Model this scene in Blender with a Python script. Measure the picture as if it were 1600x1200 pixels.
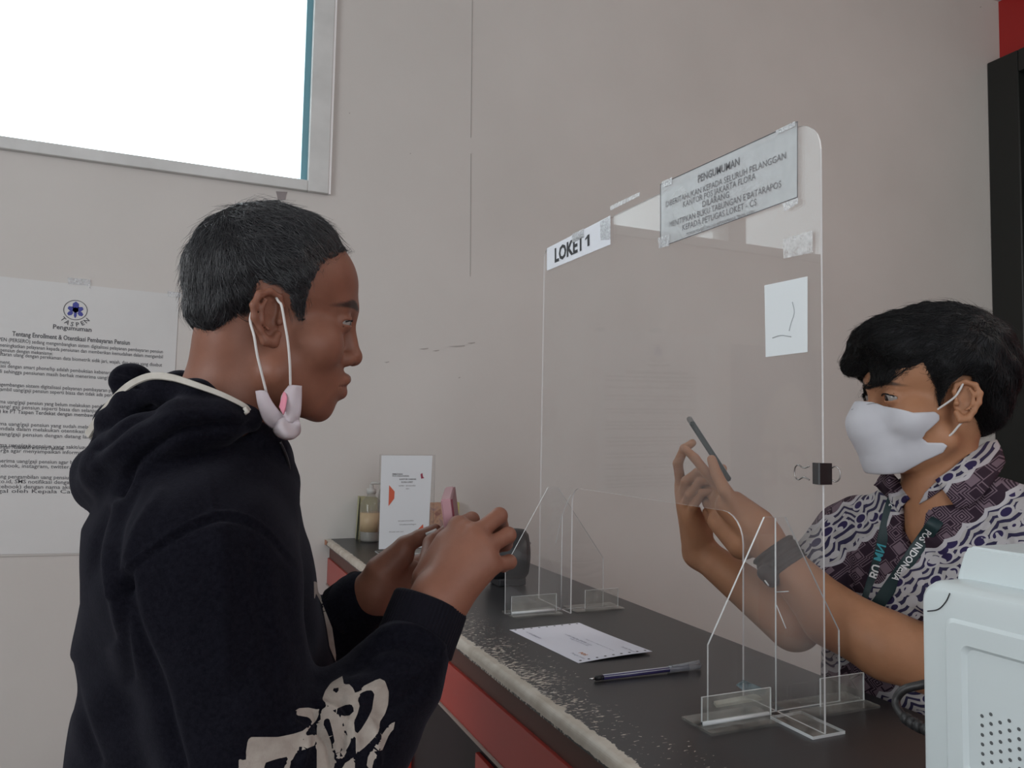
import bpy, bmesh, math, random
import numpy as np
from mathutils import Vector, Matrix
random.seed(7); rng = np.random.default_rng(7)
for o in list(bpy.data.objects): bpy.data.objects.remove(o)
SC = bpy.context.scene; COL = SC.collection

# ------------------------------------------------------------------ camera
CAMZ = 1.43
YAW, PITCH, ROLL = math.radians(23.4), math.radians(3.7), 0.019
s_, c_ = math.sin(YAW), math.cos(YAW)
fwd = Vector((s_*math.cos(PITCH), c_*math.cos(PITCH), math.sin(PITCH)))
right0 = Vector((c_, -s_, 0)); up0 = right0.cross(fwd)
RT = right0*math.cos(ROLL) + up0*math.sin(ROLL)
UP = up0*math.cos(ROLL) - right0*math.sin(ROLL)
CAM = Vector((0, 0, CAMZ))
cd = bpy.data.cameras.new('camera'); cam = bpy.data.objects.new('camera', cd); COL.objects.link(cam)
cd.sensor_width = 36; cd.lens = 27.0; cd.clip_start = 0.02
cam.matrix_world = Matrix(((RT.x, UP.x, -fwd.x, CAM.x), (RT.y, UP.y, -fwd.y, CAM.y), (RT.z, UP.z, -fwd.z, CAM.z), (0, 0, 0, 1)))
SC.camera = cam
# ------------------------------------------------------------------ world, light, exposure
SC.view_settings.view_transform = 'Standard'; SC.view_settings.look = 'None'
SC.view_settings.gamma = 1; SC.view_settings.use_curve_mapping = False
SC.view_settings.exposure = 0.10
W = bpy.data.worlds.new('overcast_sky'); SC.world = W; W.use_nodes = True
bg = W.node_tree.nodes['Background']; bg.inputs[0].default_value = (0.90, 0.96, 1.0, 1); bg.inputs[1].default_value = 3.4
def area(name, loc, target, sx, sy, power, color):
    l = bpy.data.lights.new(name, 'AREA'); l.shape = 'RECTANGLE'; l.size = sx; l.size_y = sy
    l.energy = power; l.color = color
    o = bpy.data.objects.new(name, l); COL.objects.link(o); o.location = loc
    d = Vector(target)-Vector(loc); o.rotation_euler = d.to_track_quat('-Z', 'Y').to_euler(); return o
area('shopfront_daylight', (0.6, -2.9, 1.9), (0.9, 2.0, 1.3), 3.6, 2.2, 54, (0.90, 0.95, 1.0))
area('side_window_daylight', (-2.9, 0.2, 2.1), (1.4, 1.2, 1.2), 2.2, 1.8, 70, (0.94, 0.97, 1.0))
area('right_wall_fill_light', (2.9, -.2, 3.6), (2.9, 2.2, 1.2), 1.8, 1.8, 26, (1.0, 0.95, 0.88))  # added fill that brightens the right part of the back wall; no ceiling lamp

# ------------------------------------------------------------------ helpers
RTn, UPn, FWn, CAMn = (np.array(v) for v in (RT, UP, fwd, CAM))
def C(u, v, d): return np.array(((u-800)/1200*d, d, (600-v)/1200*d))       # camera-aligned metres: right, depth, up
def c2w(p): p = np.asarray(p, float); return CAMn + p[..., 0:1]*RTn + p[..., 1:2]*FWn + p[..., 2:3]*UPn
def w2c(p): q = np.asarray(p, float)-CAMn; return np.stack([q@RTn, q@FWn, q@UPn], -1)
def ray(u, v): return FWn + RTn*(u-800)/1200 + UPn*(600-v)/1200
def hit(u, v, ax, val): r = ray(u, v); return CAMn + r*((val-CAMn[ax])/r[ax])
def proj(pc): return 800+1200*pc[..., 0]/pc[..., 1], 600-1200*pc[..., 2]/pc[..., 1]
def tag(o, label=None, cat=None, group=None, kind=None):
    if label: o['label'] = label
    if cat: o['category'] = cat
    if group: o['group'] = group
    if kind: o['kind'] = kind
    return o
def thing(name, loc, label, cat, group=None):
    o = bpy.data.objects.new(name, None); COL.objects.link(o); o.location = Vector([float(x) for x in loc]); o.empty_display_size = .05
    return tag(o, label, cat, group)
def link(name, me, m, parent=None):
    o = bpy.data.objects.new(name, me); COL.objects.link(o)
    if m is not None and not me.materials: me.materials.append(m)
    if parent is not None:
        o.parent = parent
        off = Vector((0, 0, 0)); q = parent
        while q is not None: off += q.location; q = q.parent
        o.location = -off
    return o
def smooth(me, on=True):
    me.polygons.foreach_set('use_smooth', [on]*len(me.polygons)); me.update()
def mesh_np(name, V, F):
    me = bpy.data.meshes.new(name); me.from_pydata([tuple(map(float, v)) for v in V], [], [tuple(int(i) for i in f) for f in F]); me.update(); return me
def bm_mesh(name, bm, sm=False):
    me = bpy.data.meshes.new(name); bmesh.ops.recalc_face_normals(bm, faces=bm.faces); bm.to_mesh(me); bm.free()
    if sm: smooth(me)
    return me
def bbox(bm, lo, hi, bev=0, seg=2):
    r = bmesh.ops.create_cube(bm, size=1)['verts']
    for v in r:
        v.co = Vector([(lo[i]+hi[i])/2 + v.co[i]*(hi[i]-lo[i]) for i in range(3)])
    if bev:
        es = list({e for v in r for e in v.link_edges})
        bmesh.ops.bevel(bm, geom=es, offset=bev, segments=seg, profile=.5, affect='EDGES')
    return bm
def box(name, lo, hi, m, parent=None, bev=0, seg=2):
    bm = bmesh.new(); bbox(bm, lo, hi, bev, seg); return link(name, bm_mesh(name, bm, False), m, parent)
def prism(pts, nrm, th):
    """solid slab: polygon of 3D points pushed th along nrm"""
    n = len(pts); P = [np.array(p, float) for p in pts]; nn = np.array(nrm, float); nn = nn/np.linalg.norm(nn)
    V = P + [p+nn*th for p in P]
    F = [tuple(range(n))[::-1], tuple(range(n, 2*n))] + [(i, (i+1) % n, n+(i+1) % n, n+i) for i in range(n)]
    return V, F
def slab(name, pts, nrm, th, m, parent=None, edge=None):
    V, F = prism(pts, nrm, th); bm = bmesh.new(); vs = [bm.verts.new(v) for v in V]
    for i, f in enumerate(F):
        fc = bm.faces.new([vs[j] for j in f])
        if edge is not None and i > 1: fc.material_index = 1
    bmesh.ops.recalc_face_normals(bm, faces=bm.faces)
    me = bpy.data.meshes.new(name); bm.to_mesh(me); bm.free(); me.materials.append(m)
    if edge is not None: me.materials.append(edge)
    return link(name, me, m, parent)
def tube_mesh(paths, radii, sides=8, closed=False):
    V, F = [], []
    for path, rad in zip(paths, radii):
        P = np.array(path, float); n = len(P); r = np.broadcast_to(np.array(rad, float), (n,)) if np.ndim(rad) == 0 else np.array(rad)
        T = np.gradient(P, axis=0) if n > 2 else np.array([P[1]-P[0]]*2)
        T /= np.linalg.norm(T, axis=1, keepdims=True)+1e-12
        a = np.array((0, 0, 1.)) if abs(T[0][2]) < .9 else np.array((1., 0, 0))
        base = len(V); N = None
        for i in range(n):
            if N is None: N = np.cross(T[i], a)
            N = N - T[i]*(N@T[i]); N /= np.linalg.norm(N)+1e-12
            B = np.cross(T[i], N)
            for k in range(sides):
                t = 2*math.pi*k/sides; V.append(P[i]+r[i]*(math.cos(t)*N+math.sin(t)*B))
        for i in range(n-1 if not closed else n):
            j = (i+1) % n
            for k in range(sides):
                l = (k+1) % sides; F.append((base+i*sides+k, base+i*sides+l, base+j*sides+l, base+j*sides+k))
        if not closed:
            F.append(tuple(base+k for k in range(sides))[::-1]); F.append(tuple(base+(n-1)*sides+k for k in range(sides)))
    return V, F
def tube(name, path, rad, m, parent=None, sides=8, closed=False):
    V, F = tube_mesh([path], [rad], sides, closed); me = mesh_np(name, V, F); smooth(me); return link(name, me, m, parent)
def spline(pts, n=8):
    P = np.array(pts, float); out = []
    Q = np.vstack([2*P[0]-P[1], P, 2*P[-1]-P[-2]])
    for i in range(len(P)-1):
        p0, p1, p2, p3 = Q[i:i+4]
        for t in np.linspace(0, 1, n, endpoint=False):
            out.append(.5*((2*p1)+(-p0+p2)*t+(2*p0-5*p1+4*p2-p3)*t*t+(-p0+3*p1-3*p2+p3)*t**3))
    out.append(P[-1]); return np.array(out)
def lathe(name, prof, axis_o, m, parent=None, seg=24, axis=(0, 0, 1)):
    q = Vector(axis).to_track_quat('Z', 'Y'); V, F = [], []
    for r, z in prof:
        for k in range(seg):
            t = 2*math.pi*k/seg; V.append(np.array(axis_o)+np.array(q @ Vector((r*math.cos(t), r*math.sin(t), z))))
    n = len(prof)
    for i in range(n-1):
        for k in range(seg):
            l = (k+1) % seg; F.append((i*seg+k, i*seg+l, (i+1)*seg+l, (i+1)*seg+k))
    F.append(tuple(range(seg))[::-1]); F.append(tuple((n-1)*seg+k for k in range(seg)))
    me = mesh_np(name, V, F); smooth(me); return link(name, me, m, parent)
_txt_cache = {}
def text_geo(s, size=1, align='LEFT', bold=0.0, shear=0, spacing=1):
    cu = bpy.data.curves.new('lettering', 'FONT'); cu.body = s; cu.size = size; cu.align_x = align; cu.align_y = 'BOTTOM_BASELINE'
    cu.offset = bold*size; cu.shear = shear; cu.space_character = spacing; cu.resolution_u = 2
    o = bpy.data.objects.new('lettering', cu); COL.objects.link(o)
    dg = bpy.context.evaluated_depsgraph_get(); dg.update(); me = bpy.data.meshes.new_from_object(o.evaluated_get(dg))
    V = np.array([v.co[:] for v in me.vertices]).reshape(-1, 3); F = [tuple(p.vertices) for p in me.polygons]
    bpy.data.objects.remove(o); bpy.data.curves.remove(cu); bpy.data.meshes.remove(me); return V, F
class Letters:
    """collects flat print into one mesh"""
    def __init__(s): s.V, s.F, s.n = [], [], 0
    def add(s, V, F):
        s.V += [np.array(v) for v in V]; s.F += [tuple(i+s.n for i in f) for f in F]; s.n += len(V)
    def text(s, txt, size, O, X, Y, align='LEFT', width=None, **k):
        V, F = text_geo(txt, size, align, **k)
        if len(V) == 0: return
        if width: V[:, 0] *= width/max(1e-6, (V[:, 0].max()-V[:, 0].min()))
        s.add([np.array(O)+np.array(X)*v[0]+np.array(Y)*v[1] for v in V], F)
    def poly(s, pts): s.add(pts, [tuple(range(len(pts)))])
    def build(s, name, m, parent): return tag(link(name, mesh_np(name, s.V, s.F), m, parent), kind='stuff')

# ------------------------------------------------------------------ materials
def mat(name, col=(.5, .5, .5), rough=.5, spec=.5, metal=0, **k):
    m = bpy.data.materials.new(name); m.use_nodes = True; b = m.node_tree.nodes['Principled BSDF']
    b.inputs['Base Color'].default_value = (*col, 1); b.inputs['Roughness'].default_value = rough
    b.inputs['Specular IOR Level'].default_value = spec; b.inputs['Metallic'].default_value = metal
    for a, v in k.items(): b.inputs[a.replace('_', ' ')].default_value = v
    return m
def nodes(m): return m.node_tree.nodes, m.node_tree.links, m.node_tree.nodes['Principled BSDF']
def noise(m, scale, detail=4, rough=.5, coord='Object', dist=0):
    N, L, b = nodes(m); tc = N.new('ShaderNodeTexCoord'); n = N.new('ShaderNodeTexNoise')
    n.inputs['Scale'].default_value = scale; n.inputs['Detail'].default_value = detail; n.inputs['Roughness'].default_value = rough
    n.inputs['Distortion'].default_value = dist
    L.new(tc.outputs[coord], n.inputs['Vector']); return n
def ramp(m, src, stops):
    N, L, b = nodes(m); r = N.new('ShaderNodeValToRGB'); e = r.color_ramp.elements
    while len(e) < len(stops): e.new(.5)
    for x, (p, c) in zip(e, stops): x.position = p; x.color = (*c, 1) if len(c) == 3 else c
    L.new(src, r.inputs[0]); return r
def vary(m, c1, c2, scale, lo=.35, hi=.65, detail=4, coord='Object'):
    N, L, b = nodes(m); n = noise(m, scale, detail, coord=coord); r = ramp(m, n.outputs[0], [(lo, c1), (hi, c2)]); L.new(r.outputs[0], b.inputs['Base Color']); return m
def bump(m, scale, strength, dist=.001, detail=3, src=None):
    N, L, b = nodes(m); bp = N.new('ShaderNodeBump'); bp.inputs['Strength'].default_value = strength; bp.inputs['Distance'].default_value = dist
    if src is None: src = noise(m, scale, detail).outputs[0]
    L.new(src, bp.inputs['Height']); L.new(bp.outputs[0], b.inputs['Normal']); return m
def mixc(m, fac, a, b_, blend='MIX'):
    N, L, b = nodes(m); x = N.new('ShaderNodeMix'); x.data_type = 'RGBA'; x.blend_type = blend
    for s, i in ((fac, 0), (a, 6), (b_, 7)):
        if isinstance(s, (int, float)): x.inputs[i].default_value = s
        elif isinstance(s, tuple): x.inputs[i].default_value = (*s, 1)
        else: L.new(s, x.inputs[i])
    return x.outputs[2]
def math_(m, op, a, b_=0, c=None):
    N, L, _ = nodes(m); x = N.new('ShaderNodeMath'); x.operation = op
    for i, s in enumerate((a, b_, c)):
        if s is None: continue
        if isinstance(s, (int, float)): x.inputs[i].default_value = s
        else: L.new(s, x.inputs[i])
    return x.outputs[0]
def attr(m, name):
    N, L, _ = nodes(m); a = N.new('ShaderNodeAttribute'); a.attribute_name = name; return a.outputs['Fac']
def clear(name, tint=(1, 1, 1), dust=.04, ior=1.49, dustcol=(.7, .68, .66), rough=.01, dustscale=6):
    """clear sheet: see-through, mirror-like by its angle, with a film of dust"""
    m = bpy.data.materials.new(name); m.use_nodes = True; N, L = m.node_tree.nodes, m.node_tree.links; N.clear()
    out = N.new('ShaderNodeOutputMaterial'); t = N.new('ShaderNodeBsdfTransparent'); t.inputs[0].default_value = (*tint, 1)
    g = N.new('ShaderNodeBsdfGlossy'); g.inputs['Roughness'].default_value = rough
    ge = N.new('ShaderNodeNewGeometry'); dt = N.new('ShaderNodeVectorMath'); dt.operation = 'DOT_PRODUCT'; L.new(ge.outputs['Incoming'], dt.inputs[0]); L.new(ge.outputs['Normal'], dt.inputs[1])
    def mm(op, *ins):
        q = N.new('ShaderNodeMath'); q.operation = op
        for i, v in enumerate(ins):
            if isinstance(v, (int, float)): q.inputs[i].default_value = v
            else: L.new(v, q.inputs[i])
        return q.outputs[0]
    f0 = ((ior-1)/(ior+1))**2
    fr = mm('MULTIPLY_ADD', mm('POWER', mm('SUBTRACT', 1.0, mm('ABSOLUTE', dt.outputs['Value'])), 5.0), 1-f0, f0)
    x = N.new('ShaderNodeMixShader'); L.new(fr, x.inputs[0]); L.new(t.outputs[0], x.inputs[1]); L.new(g.outputs[0], x.inputs[2])
    d = N.new('ShaderNodeBsdfDiffuse'); d.inputs[0].default_value = (*dustcol, 1)
    tc = N.new('ShaderNodeTexCoord'); n = N.new('ShaderNodeTexNoise'); n.inputs['Scale'].default_value = dustscale; n.inputs['Detail'].default_value = 5
    L.new(tc.outputs['Object'], n.inputs['Vector'])
    mr = N.new('ShaderNodeMapRange'); mr.inputs[1].default_value = .35; mr.inputs[2].default_value = .7; mr.inputs[3].default_value = dust*.4; mr.inputs[4].default_value = dust*1.4
    L.new(n.outputs[0], mr.inputs[0]); y = N.new('ShaderNodeMixShader'); L.new(mr.outputs[0], y.inputs[0]); L.new(x.outputs[0], y.inputs[1]); L.new(d.outputs[0], y.inputs[2])
    L.new(y.outputs[0], out.inputs[0]); return m

M = {}
M['wall'] = bump(vary(mat('painted_wall', rough=.75, spec=.25), (.56, .54, .515), (.61, .59, .565), 1.6, .3, .7, 6), 60, .15, .002)
M['ceiling'] = mat('ceiling_paint', (.62, .61, .6), .8)
M['floor'] = bump(vary(mat('floor_tile', rough=.3), (.30, .29, .27), (.36, .34, .32), 4), 3, .1)
M['red_wall'] = mat('red_wall_paint', (.42, .02, .018), .45)
M['frame_wood'] = vary(mat('white_window_frame', rough=.5), (.56, .57, .56), (.66, .67, .66), 9, .3, .7)
M['bead'] = mat('teal_glazing_bead', (.16, .34, .40), .3)
M['glass'] = clear('window_glass', (.97, 1, 1), .01)
M['acrylic'] = clear('clear_acrylic', (.985, .985, .985), .035)
M['acrylic_edge'] = mat('acrylic_edge', (.90, .93, .94), .25, .5, Transmission_Weight=.35)  # whitened to stand in for light piped out at the edges
M['laminate'] = None
M['print'] = mat('black_ink', (.03, .03, .035), .7)
M['print_grey'] = mat('grey_ink', (.16, .16, .17), .7)
M['paper'] = vary(mat('white_paper', rough=.8), (.78, .79, .81), (.84, .85, .87), 12)
M['black'] = mat('black_paint', (.012, .014, .013), .35)
M['skin_a'] = None
# ------------------------------------------------------------------ the setting
WY, WXR = 2.75, 4.12                       # back wall plane, right wall plane
XF, XB, XS, ZC = .489, .969, .775, 1.05    # counter front edge, back edge, screen plane, counter top
H = 3.9
wi = hit(480, 284, 1, WY); wo = hit(517, 150, 1, WY); wb = hit(497, 303, 1, WY)
WIN_X1, WIN_Z0 = float(wo[0]), float(wb[2]); WIN_X0, WIN_Z1 = -2.05, 3.45
bm = bmesh.new()
for lo, hi in (((-3, WY, 0), (WIN_X0, WY+.16, H)), ((WIN_X1, WY, 0), (WXR+.2, WY+.16, H)), ((WIN_X0, WY, 0), (WIN_X1, WY+.16, WIN_Z0)), ((WIN_X0, WY, WIN_Z1), (WIN_X1, WY+.16, H))):
    bbox(bm, lo, hi)
# dusty hairline cracks and chips get their own material regions by noise; panel joints are real strips (below)
tag(link('wall_back', bm_mesh('wall_back', bm), M['wall']), kind='structure')
tag(box('floor', (-3.2, -3.2, -.1), (WXR+.2, WY+.16, 0), M['floor']), kind='structure')
tag(box('ceiling', (-3.2, -3.2, H), (WXR+.2, WY+.16, H+.1), M['ceiling']), kind='structure')
tag(box('wall_left', (-3.2, -3.2, 0), (-3.0, WY+.16, H), M['wall']), kind='structure')
tag(box('wall_front', (-3.2, -3.2, 0), (WXR+.2, -3.0, H), M['wall']), kind='structure')
tag(box('wall_right', (WXR, -3.0, 0), (WXR+.2, WY, H), M['red_wall']), kind='structure')
# black door set in the right wall, near the corner
dt = hit(1568, 103, 1, WY-.02); DX, DZ = WXR-.06, float(dt[2])
d1 = tag(thing('door_1', (DX, WY-.5, 0), None, None), kind='structure')
M['door_dark'] = vary(mat('dark_door_panel', rough=.3), (.010, .008, .008), (.02, .014, .012), 6)
box('door_jamb', (DX-.05, WY-.17, 0), (WXR+.01, WY-.002, DZ), M['black'], d1, .006)
box('door_jamb', (DX-.05, WY-1.3, 0), (WXR+.01, WY-1.17, DZ), M['black'], d1, .006)
box('door_head', (DX-.05, WY-1.17, DZ-.12), (WXR+.01, WY-.17, DZ), M['black'], d1, .006)
box('door_leaf', (DX, WY-1.165, .01), (WXR, WY-.175, DZ-.125), M['door_dark'], d1)
for z in (1.02, 1.95, 2.75):
    box('door_rail', (DX-.02, WY-1.16, z), (DX+.02, WY-.18, z+.07), M['black'], d1, .004)
# window
w1 = tag(thing('window_1', ((WIN_X0+WIN_X1)/2, WY, WIN_Z0), None, None), kind='structure')
fw = float(wo[0]-wi[0]); fh = float(wi[2]-wb[2])
y0, y1 = WY-.022, WY+.09
box('window_stile', (WIN_X1-fw, y0, WIN_Z0), (WIN_X1, y1, WIN_Z1), M['frame_wood'], w1, .003)
box('window_stile', (WIN_X0, y0, WIN_Z0), (WIN_X0+fw, y1, WIN_Z1), M['frame_wood'], w1, .003)
box('window_rail', (WIN_X0+fw, y0, WIN_Z0), (WIN_X1-fw, y1, WIN_Z0+fh), M['frame_wood'], w1, .003)
box('window_rail', (WIN_X0+fw, y0, WIN_Z1-fh), (WIN_X1-fw, y1, WIN_Z1), M['frame_wood'], w1, .003)
mx = -.72
box('mullion', (mx-.05, y0, WIN_Z0+fh), (mx+.05, y1, WIN_Z1-fh), M['frame_wood'], w1, .003)
box('glazing_bead', (WIN_X1-fw-.022, y0+.03, WIN_Z0+fh), (WIN_X1-fw, y1-.01, WIN_Z1-fh), M['bead'], w1)
box('caulk_strip', (WIN_X1, y0+.004, WIN_Z0), (WIN_X1+.008, WY, WIN_Z1), mat('pale_caulk', (.85, .85, .85), .5), w1)
for a, b in ((WIN_X0+fw, mx-.05), (mx+.05, WIN_X1-fw)):
    box('window_pane', (a, WY+.04, WIN_Z0+fh), (b, WY+.046, WIN_Z1-fh), M['glass'], w1)
# chipped paint under the window, joints and hairline cracks of the wall board
M['chip'] = mat('bare_plaster', (.27, .245, .245), .85)
M['crack'] = mat('crack_grey', (.40, .38, .36), .9)  # even grey for board joints and scuffs
def wallpatch(name, pts, m, parent=None, th=.0012):
    return slab(name, [hit(u, v, 1, WY-.0004) for u, v in pts], (0, -1, 0), th, m, parent)
tr = tag(thing('trim_1', hit(735, 430, 1, WY), None, None), kind='structure')
wallpatch('board_joint', [(737.6, 0), (738.8, 0), (736.3, 215), (735.2, 215)], M['crack'], tr)
wallpatch('board_joint', [(735.4, 240), (736.4, 240), (735.2, 432), (734.4, 432)], M['crack'], tr)
wallpatch('paint_chip', [(431, 299), (449, 300), (447, 305), (446, 312), (440, 313), (434, 312), (433, 306)], M['chip'], tr)
for u, v, w in ((655, 545, 14), (676, 548, 10), (700, 541, 26), (730, 536, 12), (640, 240, 2), (545, 177, 2), (600, 566, 8), (1531, 11, 2), (716, 590, 3)):
    wallpatch('scuff_mark', [(u, v), (u+w, v-1.5), (u+w, v), (u+w*.5, v+1.2)], M['crack'], tr)
wallpatch('board_joint', [(0, 869.4), (128, 866.5), (128, 867.8), (0, 870.8)], M['crack'], tr)

# ---- posters on the wall
wX = np.array((1., 0, 0)); wZ = np.array((0, 0, 1.))
tl, tr_, bl = hit(0, 432, 1, WY), hit(280, 461, 1, WY), hit(60, 868, 1, WY)
PX0, PX1 = -.625, float(tr_[0]); ztl = float(tr_[2]); rise = float(tl[2]-tr_[2])/float(tr_[0]-tl[0])
pX = np.array((1, 0, -rise)); pX /= np.linalg.norm(pX)
ptop = ztl + (PX1-PX0)*rise
po = thing('announcement_poster', (PX1-.3, WY, 1.3), 'large grey-white typed announcement poster with a blue leaf emblem taped to the wall', 'poster')
pts = [(PX0, WY-.001, ptop), (PX1, WY-.001, ztl), (PX1-.006, WY-.001, float(bl[2])-.004), (PX0, WY-.001, float(bl[2])+.012)]
M['poster'] = vary(mat('poster_paper', rough=.6), (.60, .605, .60), (.65, .655, .65), 3)
slab('sheet', pts, (0, -1, 0), .0015, M['poster'], po)
Lt = Letters()
yy = WY-.0032
def pt(u, v): q = hit(u, v, 1, yy); return np.array(q)
lines = [ # right edge px, baseline px at right, left start px, text, bold
 (203, 539, 18, 'Tentang Enrollment & Otentikasi Pembayaran Pensiun', .02, 8.6),
 (254, 552, -4, 'PEN (PERSERO) sedang mengembangkan sistem digitalisasi pelayanan pembayaran pensiun', .006, 6.6),
 (254, 560, -4, 'meningkatkan pelayanan kepada pensiunan dan memberikan kemudahan dalam mengambil', .006, 6.6),
 (82, 555, -4, 'i pensiun dengan mekanisme:', .006, 6.6),
 (253, 573, -4, 'aftaran ulang dengan perekaman data biometrik sidik jari, wajah, dan suara yang disebut', .006, 6.6),
 (16, 569, -4, 'lment.', .006, 6.6),
 (252, 590, -4, 'kasi dengan smart phone/hp adalah pembuktian kebenaran penerima pensiun dengan', .006, 6.6),
 (252, 598, -4, 'di sehingga pensiunan masih berhak menerima uang/gaji pensiun setiap bulannya', .006, 6.6),
 (250, 617, -4, 'ngembangan sistem digitalisasi pelayanan pembayaran pensiun ini pensiunan tetap', .006, 6.6),
 (250, 624, -4, 'gambil uang/gaji pensiun seperti biasa dan tidak ada perubahan tempat dan waktu', .006, 6.6),
 (249, 642, -4, 'ima uang/gaji pensiun yang belum melakukan pendaftaran ulang dapat mengambil', .006, 6.6),
 (249, 649, -4, 'uang/ gaji pensiun seperti biasa dan selanjutnya segera datang mendaftar', .006, 6.6),
 (248, 656, -4, 'i) ke PT Taspen Terdekat dengan membawa KARIP dan KTP asli pensiunan', .012, 6.6),
 (247, 674, -4, 'ima uang/gaji pensiun yang sudah melakukan pendaftaran ulang namun', .006, 6.6),
 (247, 681, -4, 'endala dalam melakukan otentikasi menggunakan telepon genggam', .006, 6.6),
 (246, 689, -4, 'uang/gaji pensiun dengan datang langsung untuk dilayani petugas', .006, 6.6),
 (245, 705, -4, 'ima uang/gaji pensiun yang sakit/uzur tidak mampu datang diminta', .006, 6.6),
 (244, 713, -4, 'arga agar menyampaikan informasi kepada kantor cabang melalui', .006, 6.6),
 (98, 703.5, -4, 'jungan Nasabah/Penerima Pensiun', .006, 6.6),
 (243, 728, -4, 'nerima uang/gaji pensiun agar berhati-hati terhadap penipuan melalui', .006, 6.6),
 (242, 735, -4, 'cebook, instagram, twitter, dan SMS) yang mengatasnamakan', .006, 6.6),
 (241, 751, -4, 'ang pengambilan uang pensiun hanya dapat dilihat pada situs resmi', .006, 6.6),
 (240, 758, -4, 'co.id, SMS notifikasi dengan kontak resmi serta media sosial', .006, 6.6),
 (239, 765.5, -4, 'cebook) dengan nama akun @taspen.kita dan pesan yang', .006, 6.6),
 (238, 772, -4, 'gal oleh Kepala Cabang Taspen setempat', .006, 6.6)]
for ur, vr, ul, s, bold, hp in lines:
    # lines slope towards the wall's vanishing point (mapped from where they stand on the sheet)
    R = pt(ur, vr); Lx = pt(ul, vr)[0]; w = R[0]-Lx; O = R - pX*w
    Lt.text(s, .0163 if hp < 7 else .0205, O, pX, wZ, width=w, bold=bold)
c0 = pt(113, 516); Lt.text('Pengumuman', .020, c0, pX, wZ, align='CENTER', bold=.02)
c1 = pt(168, 797); Lt.text('Kepala Cabang', .015, pt(132, 797), pX, wZ)
ce = pt(118, 484.5)
# ring, leaf emblem and the curved word under it
Rr = .0335*1.0
ring = []
for k in range(40):
    t0, t1 = 2*math.pi*k/40, 2*math.pi*(k+1)/40
    for q in ((Rr, t0), (Rr, t1), (Rr-.0022, t1), (Rr-.0022, t0)): ring.append(ce+wX*q[0]*math.cos(q[1])+wZ*q[0]*.95*math.sin(q[1]))
Lt.add(ring, [(4*k, 4*k+1, 4*k+2, 4*k+3) for k in range(40)])
for i, ch in enumerate('TASPEN'):
    a = math.radians(-90+(i-2.5)*19); V, F = text_geo(ch, .019, 'CENTER', bold=.02); ca, sa = math.cos(a+math.pi/2), math.sin(a+math.pi/2)
    Lt.add([ce+wX*(.050*math.cos(a)+v[0]*ca-v[1]*sa)+wZ*(.052*math.sin(a)+v[0]*sa+v[1]*ca) for v in V], F)
Lt.build('lettering', mat('poster_ink', (.09, .09, .10), .7), po)
em = Letters()
for cx, cz, rw, rh, rot in ((0, .014, .010, .013, 0), (-.011, .003, .012, .008, -25), (.011, .003, .012, .008, 25), (-.014, -.011, .009, .007, 35), (.014, -.011, .009, .007, -35), (0, -.012, .0045, .014, 0), (0, 0, .009, .009, 0)):
    r = math.radians(rot); em.poly([ce+wX*(cx+rw*math.cos(t)*math.cos(r)-rh*math.sin(t)*math.sin(r))+wZ*(cz+rw*math.cos(t)*math.sin(r)+rh*math.sin(t)*math.cos(r)) for t in np.linspace(0, 2*math.pi, 7)[:-1]+math.pi/2])
em.build('leaf_emblem', mat('blue_ink', (.05, .06, .30), .6), po)
M['tape'] = clear('clear_tape', (.97, .97, .97), .45, dustcol=(.75, .77, .79), rough=.2, dustscale=160)
wallpatch('tape_strip', [(106, 434), (142, 437), (141, 452), (136, 446), (107, 444)], M['tape'], po, .0035)
wallpatch('tape_strip', [(262, 455), (284, 458), (283, 465), (262, 463)], M['tape'], po, .0035)
# second poster, left of the frame, known from its reflection in the screen
p2 = thing('faded_poster', (-1.0, WY, 1.3), 'faded grey-blue poster beside the announcement, seen mirrored in the clear screen', 'poster')
slab('sheet', [(-1.28, WY-.001, 1.85), (-.70, WY-.001, 1.85), (-.70, WY-.001, 1.0), (-1.28, WY-.001, 1.0)], (0, -1, 0), .0015, mat('poster_blue_grey', (.22, .22, .25), .6), p2)
slab('pale_shape', [(-.99+.17*math.cos(t)-.05, WY-.0026, 1.33+.36*math.sin(t)) for t in np.linspace(0, 2*math.pi, 25)[:-1]], (0, -1, 0), .0004, mat('poster_cream', (.50, .47, .42), .6), p2)
l2 = Letters(); l2.text('CE', .26, (-1.16, WY-.004, 1.22), wX, wZ, bold=.02); l2.build('lettering', mat('poster_grey_ink', (.25, .22, .22), .6), p2)

# ------------------------------------------------------------------ counter
ct = thing('service_counter', ((XF+XB)/2, 1.0, 0), 'long red-fronted service counter with worn black top reaching the wall', 'counter')
m = mat('worn_black_laminate', (.03, .03, .032), .33, .45); M['laminate'] = m
N, L, b = nodes(m)
tc = N.new('ShaderNodeTexCoord'); sep = N.new('ShaderNodeSeparateXYZ'); L.new(tc.outputs['Object'], sep.inputs[0])
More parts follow.
